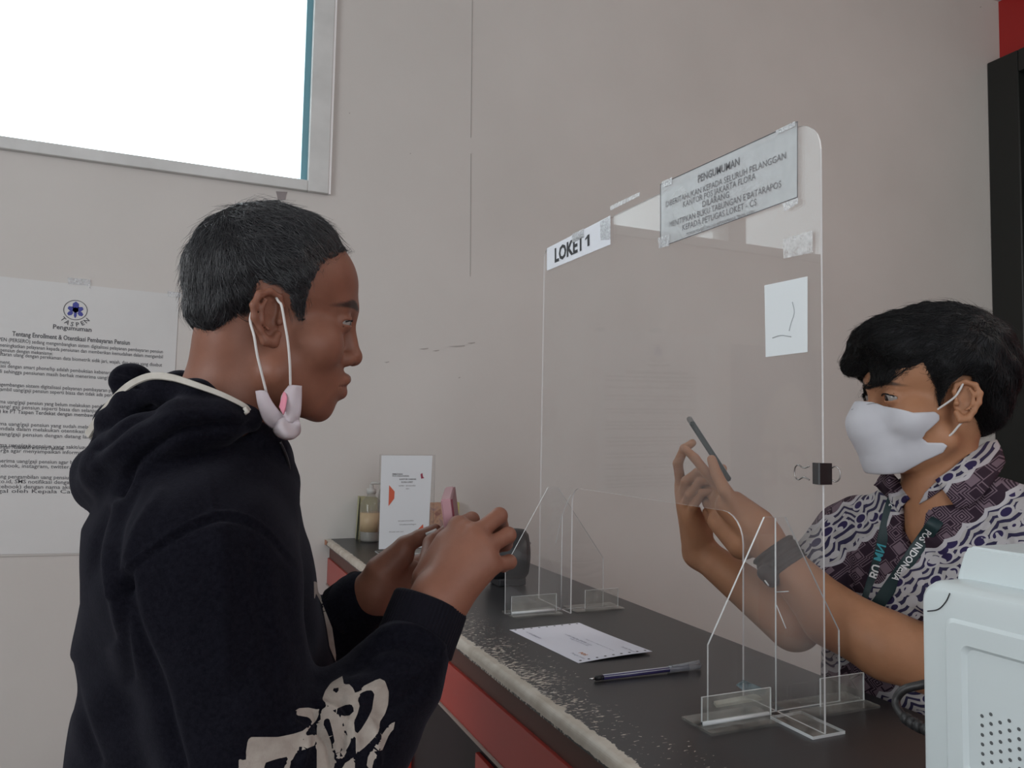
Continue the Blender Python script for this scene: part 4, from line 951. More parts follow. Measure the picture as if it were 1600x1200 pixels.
# hoodie ------------------------------------------------------------
m = mat('black_fleece', (.006, .006, .010), .95, .06, Sheen_Weight=.06, Sheen_Roughness=.5); M['fleece'] = m; N, L, b = nodes(m); b.inputs['Sheen Tint'].default_value = (.6, .6, .75, 1)
pr_ = math_(m, 'LESS_THAN', attr(m, 'print'), 0.0)
L.new(mixc(m, pr_, ramp(m, noise(m, 260, 4, .7).outputs[0], [(.35, (.0035, .0035, .0065)), (.75, (.009, .009, .014))]).outputs[0], ramp(m, noise(m, 90, 3).outputs[0], [(.3, (.30, .26, .23)), (.7, (.38, .34, .30))]).outputs[0]), b.inputs['Base Color'])
bump(m, 700, .35, .0012, 4)
M['fleece2'] = bump(mat('black_rib_knit', (.008, .0075, .012), .9, .08, Sheen_Weight=.04), 500, .3, .001)
lev = [ # v, u back, u front, lateral half width
 (690, 240, 430, .10), (740, 190, 448, .150), (800, 155, 466, .185), (860, 156, 486, .20), (950, 146, 502, .205), (1050, 140, 522, .205), (1150, 130, 535, .205), (1300, 120, 552, .21), (1480, 118, 560, .21), (1600, 118, 560, .205)]
dC = .87
LZ = np.array([(600-v)/1200*dC for v, *_ in lev])[::-1]
LX = np.array([((a+b_)/2-320)*.000695 for _, a, b_, _ in lev])[::-1]; LR = np.array([(b_-a)/2*.000695 for _, a, b_, _ in lev])[::-1]; LW = np.array([w for *_, w in lev])[::-1]
def loft(p, LZ, LX, LR, LW, dc, pw=2.3):
    cx, rx, ry = np.interp(p[:, 2], LZ, LX), np.interp(p[:, 2], LZ, LR), np.interp(p[:, 2], LZ, LW)
    a = (np.abs((p[:, 0]-cx)/rx)**pw+np.abs((p[:, 1]-dc)/ry)**pw)**(1/pw); return (a-1)*np.minimum(rx, ry)
hd = [c_(388, 656, .775), c_(340, 662, .748), c_(285, 672, .738), c_(232, 697, .748), c_(190, 733, .775), c_(172, 748, .85), c_(185, 740, .93), c_(280, 700, 1.0), c_(370, 685, .975), c_(420, 692, .92)]
hr = [.013, .020, .026, .032, .034, .036, .034, .032, .022, .014]
shN, shF = c_(318, 885, .715), c_(370, 860, 1.03)
elN, wrN = c_(425, 1365, .665), c_(668, 965, .795)
elF, wrF = c_(440, 1160, 1.01), c_(562, 945, .945)
def hood(p):
    d = chain(p, hd, hr, .016)
    d = smin(d, rc(p, c_(208, 618, .86), c_(205, 598, .86), .018, .022), .010)
    d = smin(d, rc(p, c_(190, 665, .84), c_(225, 640, .82), .030, .026), .016)
    d = smin(d, chain(p, [c_(150, 700, .81), c_(175, 660, .79), c_(205, 630, .78), c_(250, 612, .77), c_(310, 618, .76), c_(380, 645, .765)], [.010, .014, .016, .016, .012, .006], .01), .012)
    d = smin(d, chain(p, [c_(215, 632, .90), c_(280, 612, .93), c_(340, 635, .95)], [.022, .022, .018], .02), .012)
    return d
T0 = C(320, 600, dC)
def hoodie(p):
    w_ = p-T0; d = loft(np.stack([w_@np.array((.954, .30, 0)), w_@np.array((-.30, .954, 0)), p[:, 2]], -1), LZ, LX, LR, LW, 0.0)
    top = p[:, 2]-C(0, 672, dC)[2]; d = smax(d, top, .05); bot = C(0, 1560, dC)[2]-p[:, 2]; d = smax(d, bot, .02)
    d = smin(d, rc(p, c_(330, 745, .84), shN, .075, .074), .05); d = smin(d, rc(p, c_(330, 740, .90), shF, .07, .072), .05)
    d = smin(d, chain(p, [c_(402, 668, .80), c_(430, 702, .82), c_(440, 745, .85)], [.010, .010, .010], .015), .02)
    arm = smin(rc(p, shN, elN, .078, .066), chain(p, [elN, c_(560, 1130, .735), c_(622, 1052, .768), c_(640, 1020, .776)], [.066, .058, .048, .039], .012), .03)
    d = smin(d, arm, .022)
    armF = smin(rc(p, shF, elF, .07, .058), rc(p, elF, wrF, .056, .040), .03); d = smin(d, armF, .02)
    # opening for the neck
    n_ = rc(p, HA.cam(0, -.024, -.06), HA.cam(0, -.054, -.125), .056, .056)
    d = smin(d, hood(p), .014)
    d = smax(d, -n_, .006)
    # soft cloth waves
    w = .0016*np.sin(p[:, 2]*55+p[:, 0]*30+2*np.sin(p[:, 1]*20))+.0012*np.sin(p[:, 0]*85-p[:, 2]*40+np.sin(p[:, 2]*33)*1.5)
    return d+w
seamN = [(190, 915), (200, 885), (228, 862), (262, 838), (296, 818), (330, 805), (360, 802), (395, 812), (425, 835), (455, 870), (490, 915)]
st = [(seamN, 3.0, .0028, .55, .82), ([(a, b_+9) for a, b_ in seamN], 5, -.0035, .55, .82),
      ([(308, 655), (318, 700), (327, 750), (333, 800)], 3.5, .0016, .6, .85),
      ([(195, 905), (210, 980), (245, 1070), (280, 1200)], 12, -.008, .55, .85), ([(188, 915), (190, 990), (200, 1060)], 9, -.006, .6, .9),
      ([(165, 800), (150, 880), (160, 960), (170, 1000)], 9, -.005, .6, .95), ([(185, 790), (165, 860), (172, 930)], 8, .004, .6, .95),
      ([(215, 760), (188, 820), (178, 890)], 8, -.004, .6, .95), ([(250, 770), (215, 825), (200, 870)], 8, .003, .6, .9), ([(105, 1040), (125, 1120), (150, 1190)], 10, -.005, .6, .95),
      ([(470, 1065), (500, 1055), (540, 1040), (580, 1040)], 14, -.006, .6, .8), ([(560, 1010), (600, 985), (650, 985), (690, 1010)], 9, .006, .6, .85), ([(545, 1045), (600, 1010), (670, 1022)], 10, -.005, .6, .85),
      ([(495, 1110), (500, 1140), (515, 1165), (520, 1195)], 5, -.007, .5, .8), ([(455, 1130), (480, 1150), (470, 1195)], 6, .005, .5, .8), ([(533, 1090), (545, 1130), (540, 1170)], 5, -.006, .5, .8), ([(500, 1100), (540, 1120), (555, 1160)], 7, .005, .5, .8), ([(560, 1110), (585, 1140), (590, 1190)], 7, .005, .5, .8),
      ([(345, 830), (350, 930), (355, 1050)], 16, .003, .5, .75), ([(400, 860), (410, 960), (430, 1060)], 14, -.003, .5, .75), ([(450, 900), (460, 980), (500, 1060)], 16, -.004, .5, .8),
      ([(388, 665), (330, 665), (270, 680), (215, 720), (185, 770)], 7, -.009, .6, .85), ([(380, 655), (320, 648), (262, 655), (200, 690), (150, 730)], 10, .004, .6, .87),
      ([(150, 700), (165, 690), (200, 660), (235, 640)], 7, -.006, .6, .95), ([(185, 580), (205, 585), (225, 592)], 4, -.004, .6, 1.0), ([(180, 600), (200, 600), (222, 608)], 3.5, -.004, .6, 1.0),
      ([(440, 690), (462, 720), (470, 760)], 6, .003, .6, .9), ([(600, 1110), (640, 1090), (670, 1060)], 12, -.004, .5, .85), ([(580, 1080), (620, 1060), (660, 1050)], 9, .004, .5, .85)]
Z5 = lambda pts: [(360+x/5.333, 980+y/5.333) for x, y in pts]
Z4 = lambda pts: [(340+x/2.858, 780+y/2.858) for x, y in pts]
WH = [Z5([(935,405),(945,480),(985,470),(1025,510),(1050,580),(1078,650),(1060,720),(1030,790),(1040,900),(1000,950),(975,900),(930,760),(880,690),(820,660),(765,600),(790,530),(840,460)]),
 Z5([(1050,560),(1110,490),(1170,460),(1240,425),(1290,450),(1320,540),(1315,640),(1290,720),(1245,790),(1240,860),(1200,920),(1120,1000),(1045,1060),(1045,900),(1090,850),(1140,770),(1180,690),(1190,620),(1200,560),(1180,525),(1110,530),(1060,600)]),
 Z5([(530,705),(570,675),(650,670),(720,685),(740,715),(715,780),(640,860),(600,950),(540,1060),(500,1140),(480,1250),(420,1250),(470,1110),(500,1070),(380,1100),(290,1130),(265,1250),(140,1250),(130,1040),(145,940),(170,915),(400,915),(520,890),(600,865),(670,810),(685,780),(650,750),(560,735)]),
 Z5([(70,1075),(110,1110),(135,1250),(68,1250)]),
 Z5([(745,700),(790,665),(850,690),(910,750),(940,830),(935,900),(930,960),(915,1040),(910,1115),(870,1120),(850,1250),(720,1250),(720,800),(760,790)]),
 Z5([(625,905),(715,890),(715,980),(640,1010),(590,1060),(600,980)]), Z5([(940,850),(985,930),(1000,950),(960,1060),(930,1100),(935,960)]),
 Z5([(1375,765),(1360,850),(1320,900),(1262,1035),(1250,1020),(1260,900),(1310,830)]), Z5([(1245,945),(1240,1020),(1210,1110),(1170,1200),(1135,1150),(1150,1060),(1200,990)]), Z5([(1040,1075),(1035,1250),(880,1250),(960,1130)])]
BK = [Z5([(880,490),(905,515),(895,545),(865,548),(852,520)]), Z5([(1020,650),(1025,700),(1000,735),(950,740),(910,730),(860,690),(930,660),(980,640)]),
 Z5([(800,755),(825,765),(850,860),(870,960),(878,1060),(872,1110),(850,1050),(840,960),(805,870),(770,800)]), Z5([(1320,845),(1332,870),(1320,880)]), Z5([(1190,1020),(1210,1040),(1195,1060)]), Z5([(1180,1100),(1200,1120),(1180,1135)])]
WT = [Z4([(430,365),(446,372),(470,470),(512,575),(536,745),(500,660),(488,580),(466,470),(440,420),(432,452)])]
def printf(P):
    u, v = proj(P); d = np.full(len(P), 50.); m = (u > 340) & (u < 660) & (v > 860) & (v < 1260)
    near = m & (P[:, 1] < .84)
    dd = np.full(near.sum(), 50.)
    for w in WH: dd = np.minimum(dd, poly2(u[near], v[near], w))
    for w in BK: dd = np.maximum(dd, -poly2(u[near], v[near], w))
    dd = np.where(P[near, 1] < .80, dd, np.maximum(dd, (P[near, 1]-.80)*1000)); d[near] = dd
    for w in WT: d[m] = np.minimum(d[m], poly2(u[m], v[m], w))
    return d
P6, F6 = mesh_field(hoodie, (-.53, .555, -.72), (.0, 1.14, .04), .0033)
P6 = sculpt(st)(P6, grad(hoodie, P6)); me = np_mesh('hoodie', c2w(P6), F6); set_attr(me, 'print', printf(P6)); hood_o = link('hoodie', me, M['fleece'], cust)
# ribbed cuffs
def cuff(name, a, b_, ra, rb, hollow, parent):
    a, b_ = np.array(a), np.array(b_); ax = (b_-a)/np.linalg.norm(b_-a); t = np.cross(ax, (0, 0, 1)); t /= np.linalg.norm(t); w = np.cross(ax, t); V, F = [], []; n = 300; rings = []
    L_ = np.linalg.norm(b_-a)
    prof = [(0, ra*.96), (.04, ra), (.3, ra*.99), (.6, (ra+rb)/2), (.92, rb), (.98, rb*.98), (1, rb*.94), (.97, rb*.86), (.5, rb*.82)]
    for s, r in prof:
        for k in range(n):
            th = 2*math.pi*k/n; rr = r+(.0005*math.cos(60*th) if .03 < s < .95 else 0); V.append(c2w(a+ax*L_*s+(t*math.cos(th)+w*math.sin(th))*rr))
    for i in range(len(prof)-1):
        for k in range(n): F.append((i*n+k, i*n+(k+1) % n, (i+1)*n+(k+1) % n, (i+1)*n+k))
    me = np_mesh(name, np.array(V), F); return link(name, me, M['fleece2'], parent)
cuff('ribbed_cuff', c_(646, 1012, .782), c_(674, 940, .802), .0405, .0400, 0, hood_o)
cuff('ribbed_cuff', c_(536, 962, .948), c_(578, 928, .945), .038, .0355, 0, hood_o)
# pale tape edging the hood
def ribbon(name, pts, nrm, w, th, m, parent, ends=None):
    P = spline(pts, 8); n = len(P); T = np.gradient(P, axis=0); T /= np.linalg.norm(T, axis=1, keepdims=True); V = []
    Nn = np.array([np.array(nrm(q) if callable(nrm) else nrm) for q in P], float); Nn -= T*(Nn*T).sum(1, keepdims=True); Nn /= np.linalg.norm(Nn, axis=1, keepdims=True); B = np.cross(T, Nn); ww = np.broadcast_to(np.asarray(w, float), (n,)) if np.ndim(w) == 0 else np.interp(np.linspace(0, 1, n), np.linspace(0, 1, len(w)), w)
    for i in range(n):
        for a, b_ in ((-1, 0), (-.8, 1), (.8, 1), (1, 0), (.8, -1), (-.8, -1)): V.append(P[i]+B[i]*ww[i]/2*a+Nn[i]*th/2*b_)
    F = [(i*6+k, i*6+(k+1) % 6, (i+1)*6+(k+1) % 6, (i+1)*6+k) for i in range(n-1) for k in range(6)]
    V += [P[0]]*0; V = np.array(V); me = mesh_np(name, c2w(V), F+[tuple(range(6))[::-1], tuple((n-1)*6+k for k in range(6))]); smooth(me); me.set_sharp_from_angle(angle=math.radians(50))
    return link(name, me, m, parent), P, B, Nn
M['tape_cream'] = vary(mat('cream_hood_tape', rough=.8), (.46, .43, .38), (.54, .51, .46), 60)
ribbon('hood_edge_tape', [c_(137, 680, .800), c_(155, 652, .785), c_(180, 622, .772), c_(205, 600, .765), c_(235, 588, .758), c_(268, 590, .750), c_(310, 603, .742), c_(350, 618, .745), c_(380, 633, .752), c_(389, 641, .758)], (0, -1, .25), [.0085, .0085, .0080, .0075, .0062, .005, .0045], .003, M['tape_cream'], hood_o)
ribbon('hood_edge_tape', [c_(142, 684, .803), c_(158, 672, .795), c_(175, 655, .79)], (0, -1, .2), [.003, .004, .002], .003, M['tape_cream'], hood_o)
tube('tape_end_knot', c2w(np.array([c_(382, 637, .748), c_(387, 644, .748), c_(383, 646, .748)])), .0022, M['tape_cream'], hood_o, 6)
# zip teeth line at the collar
tube('zip_edge', c2w(spline([c_(437, 690, .80), c_(447, 712, .81), c_(452, 735, .82), c_(449, 760, .83)], 5)), .0016, mat('dark_zip', (.03, .03, .035), .35, metal=.5), hood_o, 6)
tube('zip_pull', c2w(np.array([c_(447, 752, .815), c_(450, 762, .815)])), .0022, mat('zip_metal', (.3, .3, .3), .3, metal=1), hood_o, 6)
# trousers and shoes (below the frame)
mj = bump(mat('dark_trousers', (.02, .022, .03), .85), 300, .2)
def legs_of(parent, hipc, side, toe, mt, zhip=.93, spread=.10, h=.010):
    """hipc, side, toe in world axes"""
    hipc = np.array(hipc, float); side = np.array(side, float); toe = np.array(toe, float); J = []
    for s in (-1, 1):
        hp_ = hipc+side*s*spread*.9; hp_[2] = zhip; kn = hipc+side*s*spread+toe*.02; kn[2] = .50; an = hipc+side*s*spread-toe*.01; an[2] = .10; J.append((hp_, kn, an))
    def f(p):
        d = None
        for hp_, kn, an in J:
            e = smin(rc(p, hp_, kn, .088, .066), rc(p, kn, an, .064, .052), .02); d = e if d is None else smin(d, e, .015)
        return smin(d, rc(p, J[0][0]+np.array((0, 0, .05)), J[1][0]+np.array((0, 0, .05)), .10, .10), .04)
    lo_ = np.minimum.reduce([q for j in J for q in j])-.13; hi_ = np.maximum.reduce([q for j in J for q in j])+.17
    P, F = mesh_field(f, lo_, hi_, h); link('trousers', np_mesh('trousers', P, F), mt, parent)
    ms = mat('black_shoe', (.02, .02, .022), .5); msole = mat('shoe_sole', (.35, .34, .32), .7)
    for hp_, kn, an in J:
        a0 = an.copy(); a0[2] = .05
        def g(p):
            d = many([rc(p, a0-toe*.05, a0+toe*.13, .037, .036), rc(p, a0, an, .04, .046)], .03); return np.maximum(d, .018-p[:, 2])
        P, F = mesh_field(g, a0-np.array((.24, .24, .06)), a0+np.array((.24, .24, .12)), .009); so = link('shoe', np_mesh('shoe', P, F), ms, parent)
        def g2(p):
            d = rc(p*np.array((1, 1, .0001)), (a0-toe*.055)*np.array((1, 1, 0)), (a0+toe*.135)*np.array((1, 1, 0)), .041, .040); return np.maximum(np.maximum(d, -p[:, 2]+.0005), p[:, 2]-.024)
        P, F = mesh_field(g2, a0-np.array((.24, .24, .06)), a0+np.array((.24, .24, .02)), .006); link('sole', np_mesh('sole', P, F), msole, so)
tW = c2w(np.array((1., 0, 0)))-CAMn; tW[2] = 0; tW /= np.linalg.norm(tW); sW = np.array((-tW[1], tW[0], 0))
hc = c2w(C(325, 1400, .87)); legs_of(cust, hc, sW, tW, mj)

# mask hanging under the chin
M['mask'] = vary(mat('pinkish_mask_cloth', rough=.85), (.50, .42, .45), (.56, .48, .50), 20)
M['mask'].node_tree.nodes['Principled BSDF'].inputs['Subsurface Weight'].default_value = .1
def patch(name, G, th, m, parent):
    """G: rows x cols grid of camera-aligned points, made a thin solid sheet"""
    G = np.array(G, float); R_, K = G.shape[:2]
    # upsample smoothly
    rows = [spline(r, 5) for r in G]; rows = np.array(rows); G2 = np.array([spline(rows[:, j], 5) for j in range(rows.shape[1])]).transpose(1, 0, 2); R_, K = G2.shape[:2]
    du = np.gradient(G2, axis=1); dv = np.gradient(G2, axis=0); Nn = np.cross(du, dv); Nn /= np.linalg.norm(Nn, axis=2, keepdims=True)+1e-9
    A = (G2+Nn*th/2).reshape(-1, 3); B = (G2-Nn*th/2).reshape(-1, 3); n = len(A); F = []
    for i in range(R_-1):
        for j in range(K-1):
            a = i*K+j; F.append((a, a+1, a+K+1, a+K)); F.append((n+a, n+a+K, n+a+K+1, n+a+1))
    rim = [j for j in range(K)]+[i*K+K-1 for i in range(1, R_)]+[(R_-1)*K+j for j in range(K-2, -1, -1)]+[i*K for i in range(R_-2, 0, -1)]
    for i in range(len(rim)): a, b_ = rim[i], rim[(i+1) % len(rim)]; F.append((a, n+a, n+b_, b_))
    me = np_mesh(name, c2w(np.vstack([A, B])), F); return link(name, me, m, parent)
mk = patch('face_mask', [[c_(400, 611, .768), c_(408, 610, .766), c_(417, 611, .766)],
                 [c_(404, 634, .766), c_(414, 629, .764), c_(425, 627, .766)],
                 [c_(413, 658, .768), c_(424, 650, .766), c_(437, 643, .768)],
                 [c_(430, 672, .780), c_(438, 662, .772), c_(446, 652, .775)]], .0022, M['mask'], cust)
patch('mask_fold', [[c_(452, 603, .772), c_(461, 602, .768), c_(471, 603, .772)],
                 [c_(441, 618, .770), c_(456, 622, .766), c_(471, 625, .770)],
                 [c_(439, 634, .770), c_(452, 640, .767), c_(470, 645, .770)],
                 [c_(440, 656, .776), c_(452, 660, .768), c_(465, 660, .776)]], .0022, M['mask'], mk)
patch('mask_fold', [[c_(428, 664, .778), c_(438, 655, .768), c_(450, 652, .772), c_(466, 654, .776)],
                 [c_(428, 674, .776), c_(438, 668, .760), c_(452, 664, .768), c_(470, 664, .772)],
                 [c_(434, 681, .785), c_(446, 683, .765), c_(458, 682, .768), c_(468, 676, .785)],
                 [c_(438, 683, .80), c_(447, 686, .795), c_(457, 685, .795), c_(464, 680, .80)]], .0022, M['mask'], mk)
mlo = mat('white_ear_loop', (.66, .64, .62), .7)
earx = lambda y, z, o=0: HA.cam(.0735-.55*(y-.010)+o, y, z)
tube('ear_loop', c2w(spline([c_(416, 612, .766), c_(408, 580, .760), c_(402, 555, .757), c_(397, 525, .756), earx(-.019, -.004, -.004), earx(-.012, .014, -.014), earx(.002, .022, -.012), c_(436, 472, .765), c_(440, 478, .758), c_(445, 505, .758), c_(450, 535, .760), c_(453, 570, .764), c_(454, 604, .771)], 6)), .0013, mlo, mk, 7)
patch('pink_inner_patch', [[c_(444, 612, .7695), c_(447, 616, .766), c_(449, 622, .765)], [c_(440, 624, .7680), c_(444, 630, .763), c_(446, 638, .762)], [c_(437, 636, .768), c_(440, 642, .764), c_(443, 648, .764)]], .0015, mat('bright_pink', (.70, .26, .34), .8), mk)
# his phone in a pink case, edge towards us
ph = thing('smartphone', c2w(c_(705, 830, .88)), 'pink-cased smartphone held up in the customer hands', 'phone')
def slabbox(name, c, X, Y, Z, hx_, hy_, hz_, m, parent, bev=.0015):
    bm = bmesh.new(); bmesh.ops.create_cube(bm, size=2)
    for v in bm.verts: v.co = Vector(c2w(np.array(c)+X*v.co.x*hx_+Y*v.co.y*hy_+Z*v.co.z*hz_))
    bmesh.ops.bevel(bm, geom=list(bm.edges), offset=bev, segments=3, affect='EDGES'); me = bm_mesh(name, bm); return link(name, me, m, parent)
pZ = c_(697, 778, .86)-c_(706, 850, .86); pZ /= np.linalg.norm(pZ); pN = np.array((1, .045, 0)); pN -= pZ*(pN@pZ); pN /= np.linalg.norm(pN); pY = np.cross(pZ, pN)
pc_ = c_(697, 779, .86)-pZ*.036-pY*(-.05 if pY[1] > 0 else .05)
slabbox('phone_case', pc_, pN, pY, pZ, .0060, .055, .036, mat('pinkish_case', (.46, .25, .28), .4), ph)
slabbox('phone_back', pc_+pN*.0062, pN, pY, pZ, .0010, .054, .035, mat('dark_red_case', (.16, .02, .035), .4), ph, .0004)
tube('phone_edge_glint', c2w(np.array([c_(666, 835, .905), c_(682, 828, .903)])), .0022, mat('painted_glint_white', (.8, .8, .8), .3), ph, 6)  # white tube painted in as a glint on the phone
# ------------------------------------------------------------------ staff member (right), behind the counter
SB = skin_mat('tan_skin', (.37, .175, .092), (.44, .215, .118), (.25, .11, .09))
HS = Head((.656, 1.203, -.024), (-1, -.05, .05), (0, .02, 1), 1.05)
stf = thing('person', c2w(C(1500, 1300, 1.34))*np.array((1, 1, 0)), 'man in a purple batik shirt and white mask behind the counter, raising a phone', 'person')
def staffhead(p):
    q = HS.loc(p); d = head_f(q, slit=.27); n_ = smin(rc(q, (0, -.012, -.03), (0, -.022, -.13), .049, .050), ell(q, (0, -.036, -.018), (.050, .036, .045)), .02)
    n_ = smin(n_, rc(q, (0, -.022, -.13), (0, -.026, -.19), .050, .056), .02)
    return smin(d, n_, .016)*HS.s
SO = HS.O
Q1, G1 = mesh_field(staffhead, SO-np.array((.18, .15, .24)), SO+np.array((.16, .17, .17)), .0020)
wR = C(1094, 862, 1.40); wL = C(1190, 836, 1.26)
KR = [C(1064, 758, 1.395), C(1067, 778, 1.385), C(1070, 798, 1.378), C(1077, 816, 1.370)]
FR = [[C(1059, 724, 1.385), C(1069, 701, 1.375), C(1082, 692, 1.365)], [C(1072, 752, 1.365), C(1090, 738, 1.355), C(1102, 741, 1.350)], [C(1077, 774, 1.360), C(1094, 752, 1.350), C(1107, 753, 1.345)], [C(1083, 792, 1.355), C(1098, 770, 1.345), C(1107, 769, 1.340)]]
TR = [C(1100, 838, 1.385), C(1112, 800, 1.385), C(1124, 758, 1.385), C(1129, 732, 1.380)]
KL = [C(1126, 764, 1.315), C(1120, 782, 1.330), C(1119, 802, 1.335), C(1124, 822, 1.335)]
FL = [[C(1103, 738, 1.320), C(1086, 716, 1.325), C(1071, 702, 1.330)], [C(1108, 768, 1.350), C(1100, 758, 1.365), C(1106, 748, 1.370)], [C(1106, 788, 1.350), C(1101, 777, 1.360), C(1108, 768, 1.365)], [C(1109, 812, 1.350), C(1104, 800, 1.355), C(1110, 792, 1.360)]]
TL = [C(1158, 800, 1.265), C(1134, 768, 1.275), C(1120, 742, 1.290), C(1112, 718, 1.300)]
def sR(p):
    d = hand_f(p, wR, .027, KR, FR, TR, [(C(1090, 840, 1.39), C(1080, 800, 1.375), .026, .018)])
    return smin(d, rc(p, wR, C(1240, 975, 1.255), .028, .044), .012)
def sL(p):
    d = hand_f(p, wL, .026, KL, FL, TL, [(C(1180, 825, 1.26), C(1138, 790, 1.29), .028, .022), (C(1160, 850, 1.28), C(1122, 815, 1.32), .026, .018), (C(1186, 815, 1.26), C(1150, 782, 1.28), .022, .015)])
    return smin(d, chain(p, [wL, C(1225, 882, 1.24), C(1300, 962, 1.19), C(1385, 1008, 1.15), C(1465, 1035, 1.12)], [.028, .032, .047, .050, .050], .01), .012)
Q2, G2_ = mesh_field(sR, (.27, 1.18, -.47), (.55, 1.47, -.06), .0024)
Q3, G3_ = mesh_field(sL, (.26, 1.03, -.48), (.72, 1.42, -.09), .0024)
LAT = np.array((.6, -.8, 0)); CF = np.array((-.8, -.6, 0)); TS = np.array((.700, 1.235, 0))
sjR, sjL = np.array((.610, 1.357, -.262)), np.array((.790, 1.115, -.212))
elRs, elLs = C(1245, 965, 1.27), C(1475, 1010, 1.11)
def innerS(p):
    return many([rc(p, TS+np.array((0, 0, -.30)), TS+np.array((0, 0, -.75)), .08, .09), rc(p, sjR, sjL, .045, .045), rc(p, TS+np.array((-.03, -.03, -.17)), TS+np.array((0, 0, -.3)), .05, .07), rc(p, sjR, C(1250, 975, 1.27), .038, .036), rc(p, sjL, C(1475, 1035, 1.12), .042, .045)], .02)
Q4, G4 = mesh_field(innerS, (.42, 1.0, -.86), (.92, 1.5, -.08), .009)
Q_ = np.vstack([Q1, Q2, Q3, Q4]); n1, n2, n3 = len(Q1), len(Q1)+len(Q2), len(Q1)+len(Q2)+len(Q3); me = np_mesh('body', c2w(Q_), np.vstack([G1, G2_+n1, G3_+n2, G4+n3]))
def browS(P):
    q = mir(HS.loc(P)); d = np.sqrt(((q[:, 2]-.0165-.0030*np.sin((q[:, 0]-.012)/.036*3.0))/.0042)**2+((q[:, 0]-.029)/.0215)**2); return np.clip((1.1-d)*2.5, 0, .85)*(q[:, 1] > .05)
set_attr(me, 'lip', np.zeros(len(Q_))); set_attr(me, 'brow', np.concatenate([browS(Q1), np.zeros(len(Q_)-len(Q1))])); link('body', me, SB, stf)
eyes(HS, stf, (.12, 1, -.28))
for sg in (1, -1):
    tube('eyelash', c2w(spline([HS.cam(sg*.018, .0850, .0010), HS.cam(sg*.026, .0880, .0034), HS.cam(sg*.034, .0865, .0034), HS.cam(sg*.0425, .0800, .0005)], 5)), .0010, M['hair_shell'], stf, 5)
# hair: full mop with a side-swept fringe
hs = [(.150, .080), (.118, .020), (.1, .012), (.070, .036), (.052, .050), (.046, .030), (.030, .012), (.024, -.008), (.020, -.006), (.016, .024), (.004, .036), (-.014, .034), (-.022, .010), (-.022, -.020), (-.030, -.050), (-.055, -.062), (-.085, -.050), (-.13, -.02), (-.17, .06), (-.08, .20), (.08, .19)]
hs2 = [(.150, .080), (.13, .034), (.112, .020), (.085, .020), (.070, .025), (.055, .030), (.046, .024), (.030, .012), (.024, -.008), (.020, -.006), (.016, .024), (.004, .036), (-.014, .034), (-.022, .010), (-.022, -.020), (-.030, -.050), (-.055, -.062), (-.085, -.050), (-.13, -.02), (-.17, .06), (-.08, .20), (.08, .19)]
def shair(p):
    q = HS.loc(p); d = ell(q, (0, -.012, .052), (.094, .107, .092)); d = smin(d, ell(q, (.004, .052, .072), (.062, .058, .048)), .025)
    fr = rc(q, (.010, .090, .082), (.028, .107, .045), .026, .014); d = smin(d, fr, .02); d = smin(d, rc(q, (-.02, .080, .085), (-.045, .066, .062), .022, .010), .02)
    d = smin(d, ell(q, (0, -.058, -.008), (.066, .044, .050)), .02)
    nz = .0016*np.sin(q[:, 1]*120+q[:, 2]*60+np.sin(q[:, 0]*90)*2)+.0012*np.sin(q[:, 2]*170-q[:, 1]*110+q[:, 0]*70)
    left = np.clip((q[:, 0]-.010)/.02, 0, 1)       # the fringe drops lower on his right brow
    a = poly2(q[:, 1], q[:, 2], hs); b_ = poly2(q[:, 1], q[:, 2]+.020, hs2); pd_ = a*(1-left)+np.minimum(a, b_)*left
    base = face_base(q)-.0008; t = np.clip(-pd_/.016, 0, 1); d = d*t+np.minimum(base, d+.010)*(1-t)+nz
    return smax(d, pd_, .006)*HS.s
Q5, G5s = mesh_field(shair, SO-np.array((.20, .16, .12)), SO+np.array((.18, .16, .20)), .0026); me = np_mesh('hair', c2w(Q5), G5s); hso = link('hair', me, M['hair_shell'], stf)
def flowS(p):
    q = HS.loc(p); b_ = 1/(1+np.exp(-(q[:, 1]+.02)/.02)); fy = -.6+1.5*b_; fz = -1.1+.75*b_-np.clip((.07-q[:, 2])*10, 0, 1.2); sx = np.where(q[:, 2] > .08, .5, np.sign(q[:, 0])*.25); return sx[:, None]*HS.X+fy[:, None]*HS.Y+fz[:, None]*HS.Z
o = strands('hair_strands', shair, Q5, grad(shair, Q5), flowS, 9000, .034, .00050, mat('jet_black_hair', (.005, .005, .006), .42, .45), hso, 6, .0030, .30); o['kind'] = 'stuff'

o = strands('stray_hairs', shair, Q5, grad(shair, Q5), flowS, 1600, .030, .00025, M['hair_shell'], hso, 6, .0080, .7); o['kind'] = 'stuff'
# mask
def maskf(p):
    q = HS.loc(p); d = smin(face_base(q), rc(q, (0, .0865, .0), (0, .094, -.038), .008, .012), .016); d = smin(d, rc(q, (0, .094, -.040), (0, .072, -.098), .014, .014), .030); d = smin(d, rc(q, (0, .092, -.05), (.026, .066, -.064), .012, .010), .02)
    t = np.clip((q[:, 1]-.035)/.05, 0, 1); t = t*t*(3-2*t); d = d-(.0028+.0075*t)+.00015*np.sin(q[:, 2]*260+q[:, 1]*120)*t
    pd_ = poly2(q[:, 1], q[:, 2]+.05*np.clip(.030-np.abs(q[:, 0]), 0, 1)*-0.45, [(.150, -.006), (.100, -.009), (.085, -.016), (.066, -.022), (.034, -.019), (.027, -.023), (.026, -.030), (.044, -.048), (.046, -.057), (.038, -.063), (.020, -.062), (.0145, -.066), (.017, -.076), (.036, -.090), (.056, -.110), (.10, -.117), (.15, -.06)])
    return smax(d, pd_, .002)*HS.s
Q6, G6 = mesh_field(maskf, SO-np.array((.19, .12, .17)), SO+np.array((.02, .12, .06)), .0019)
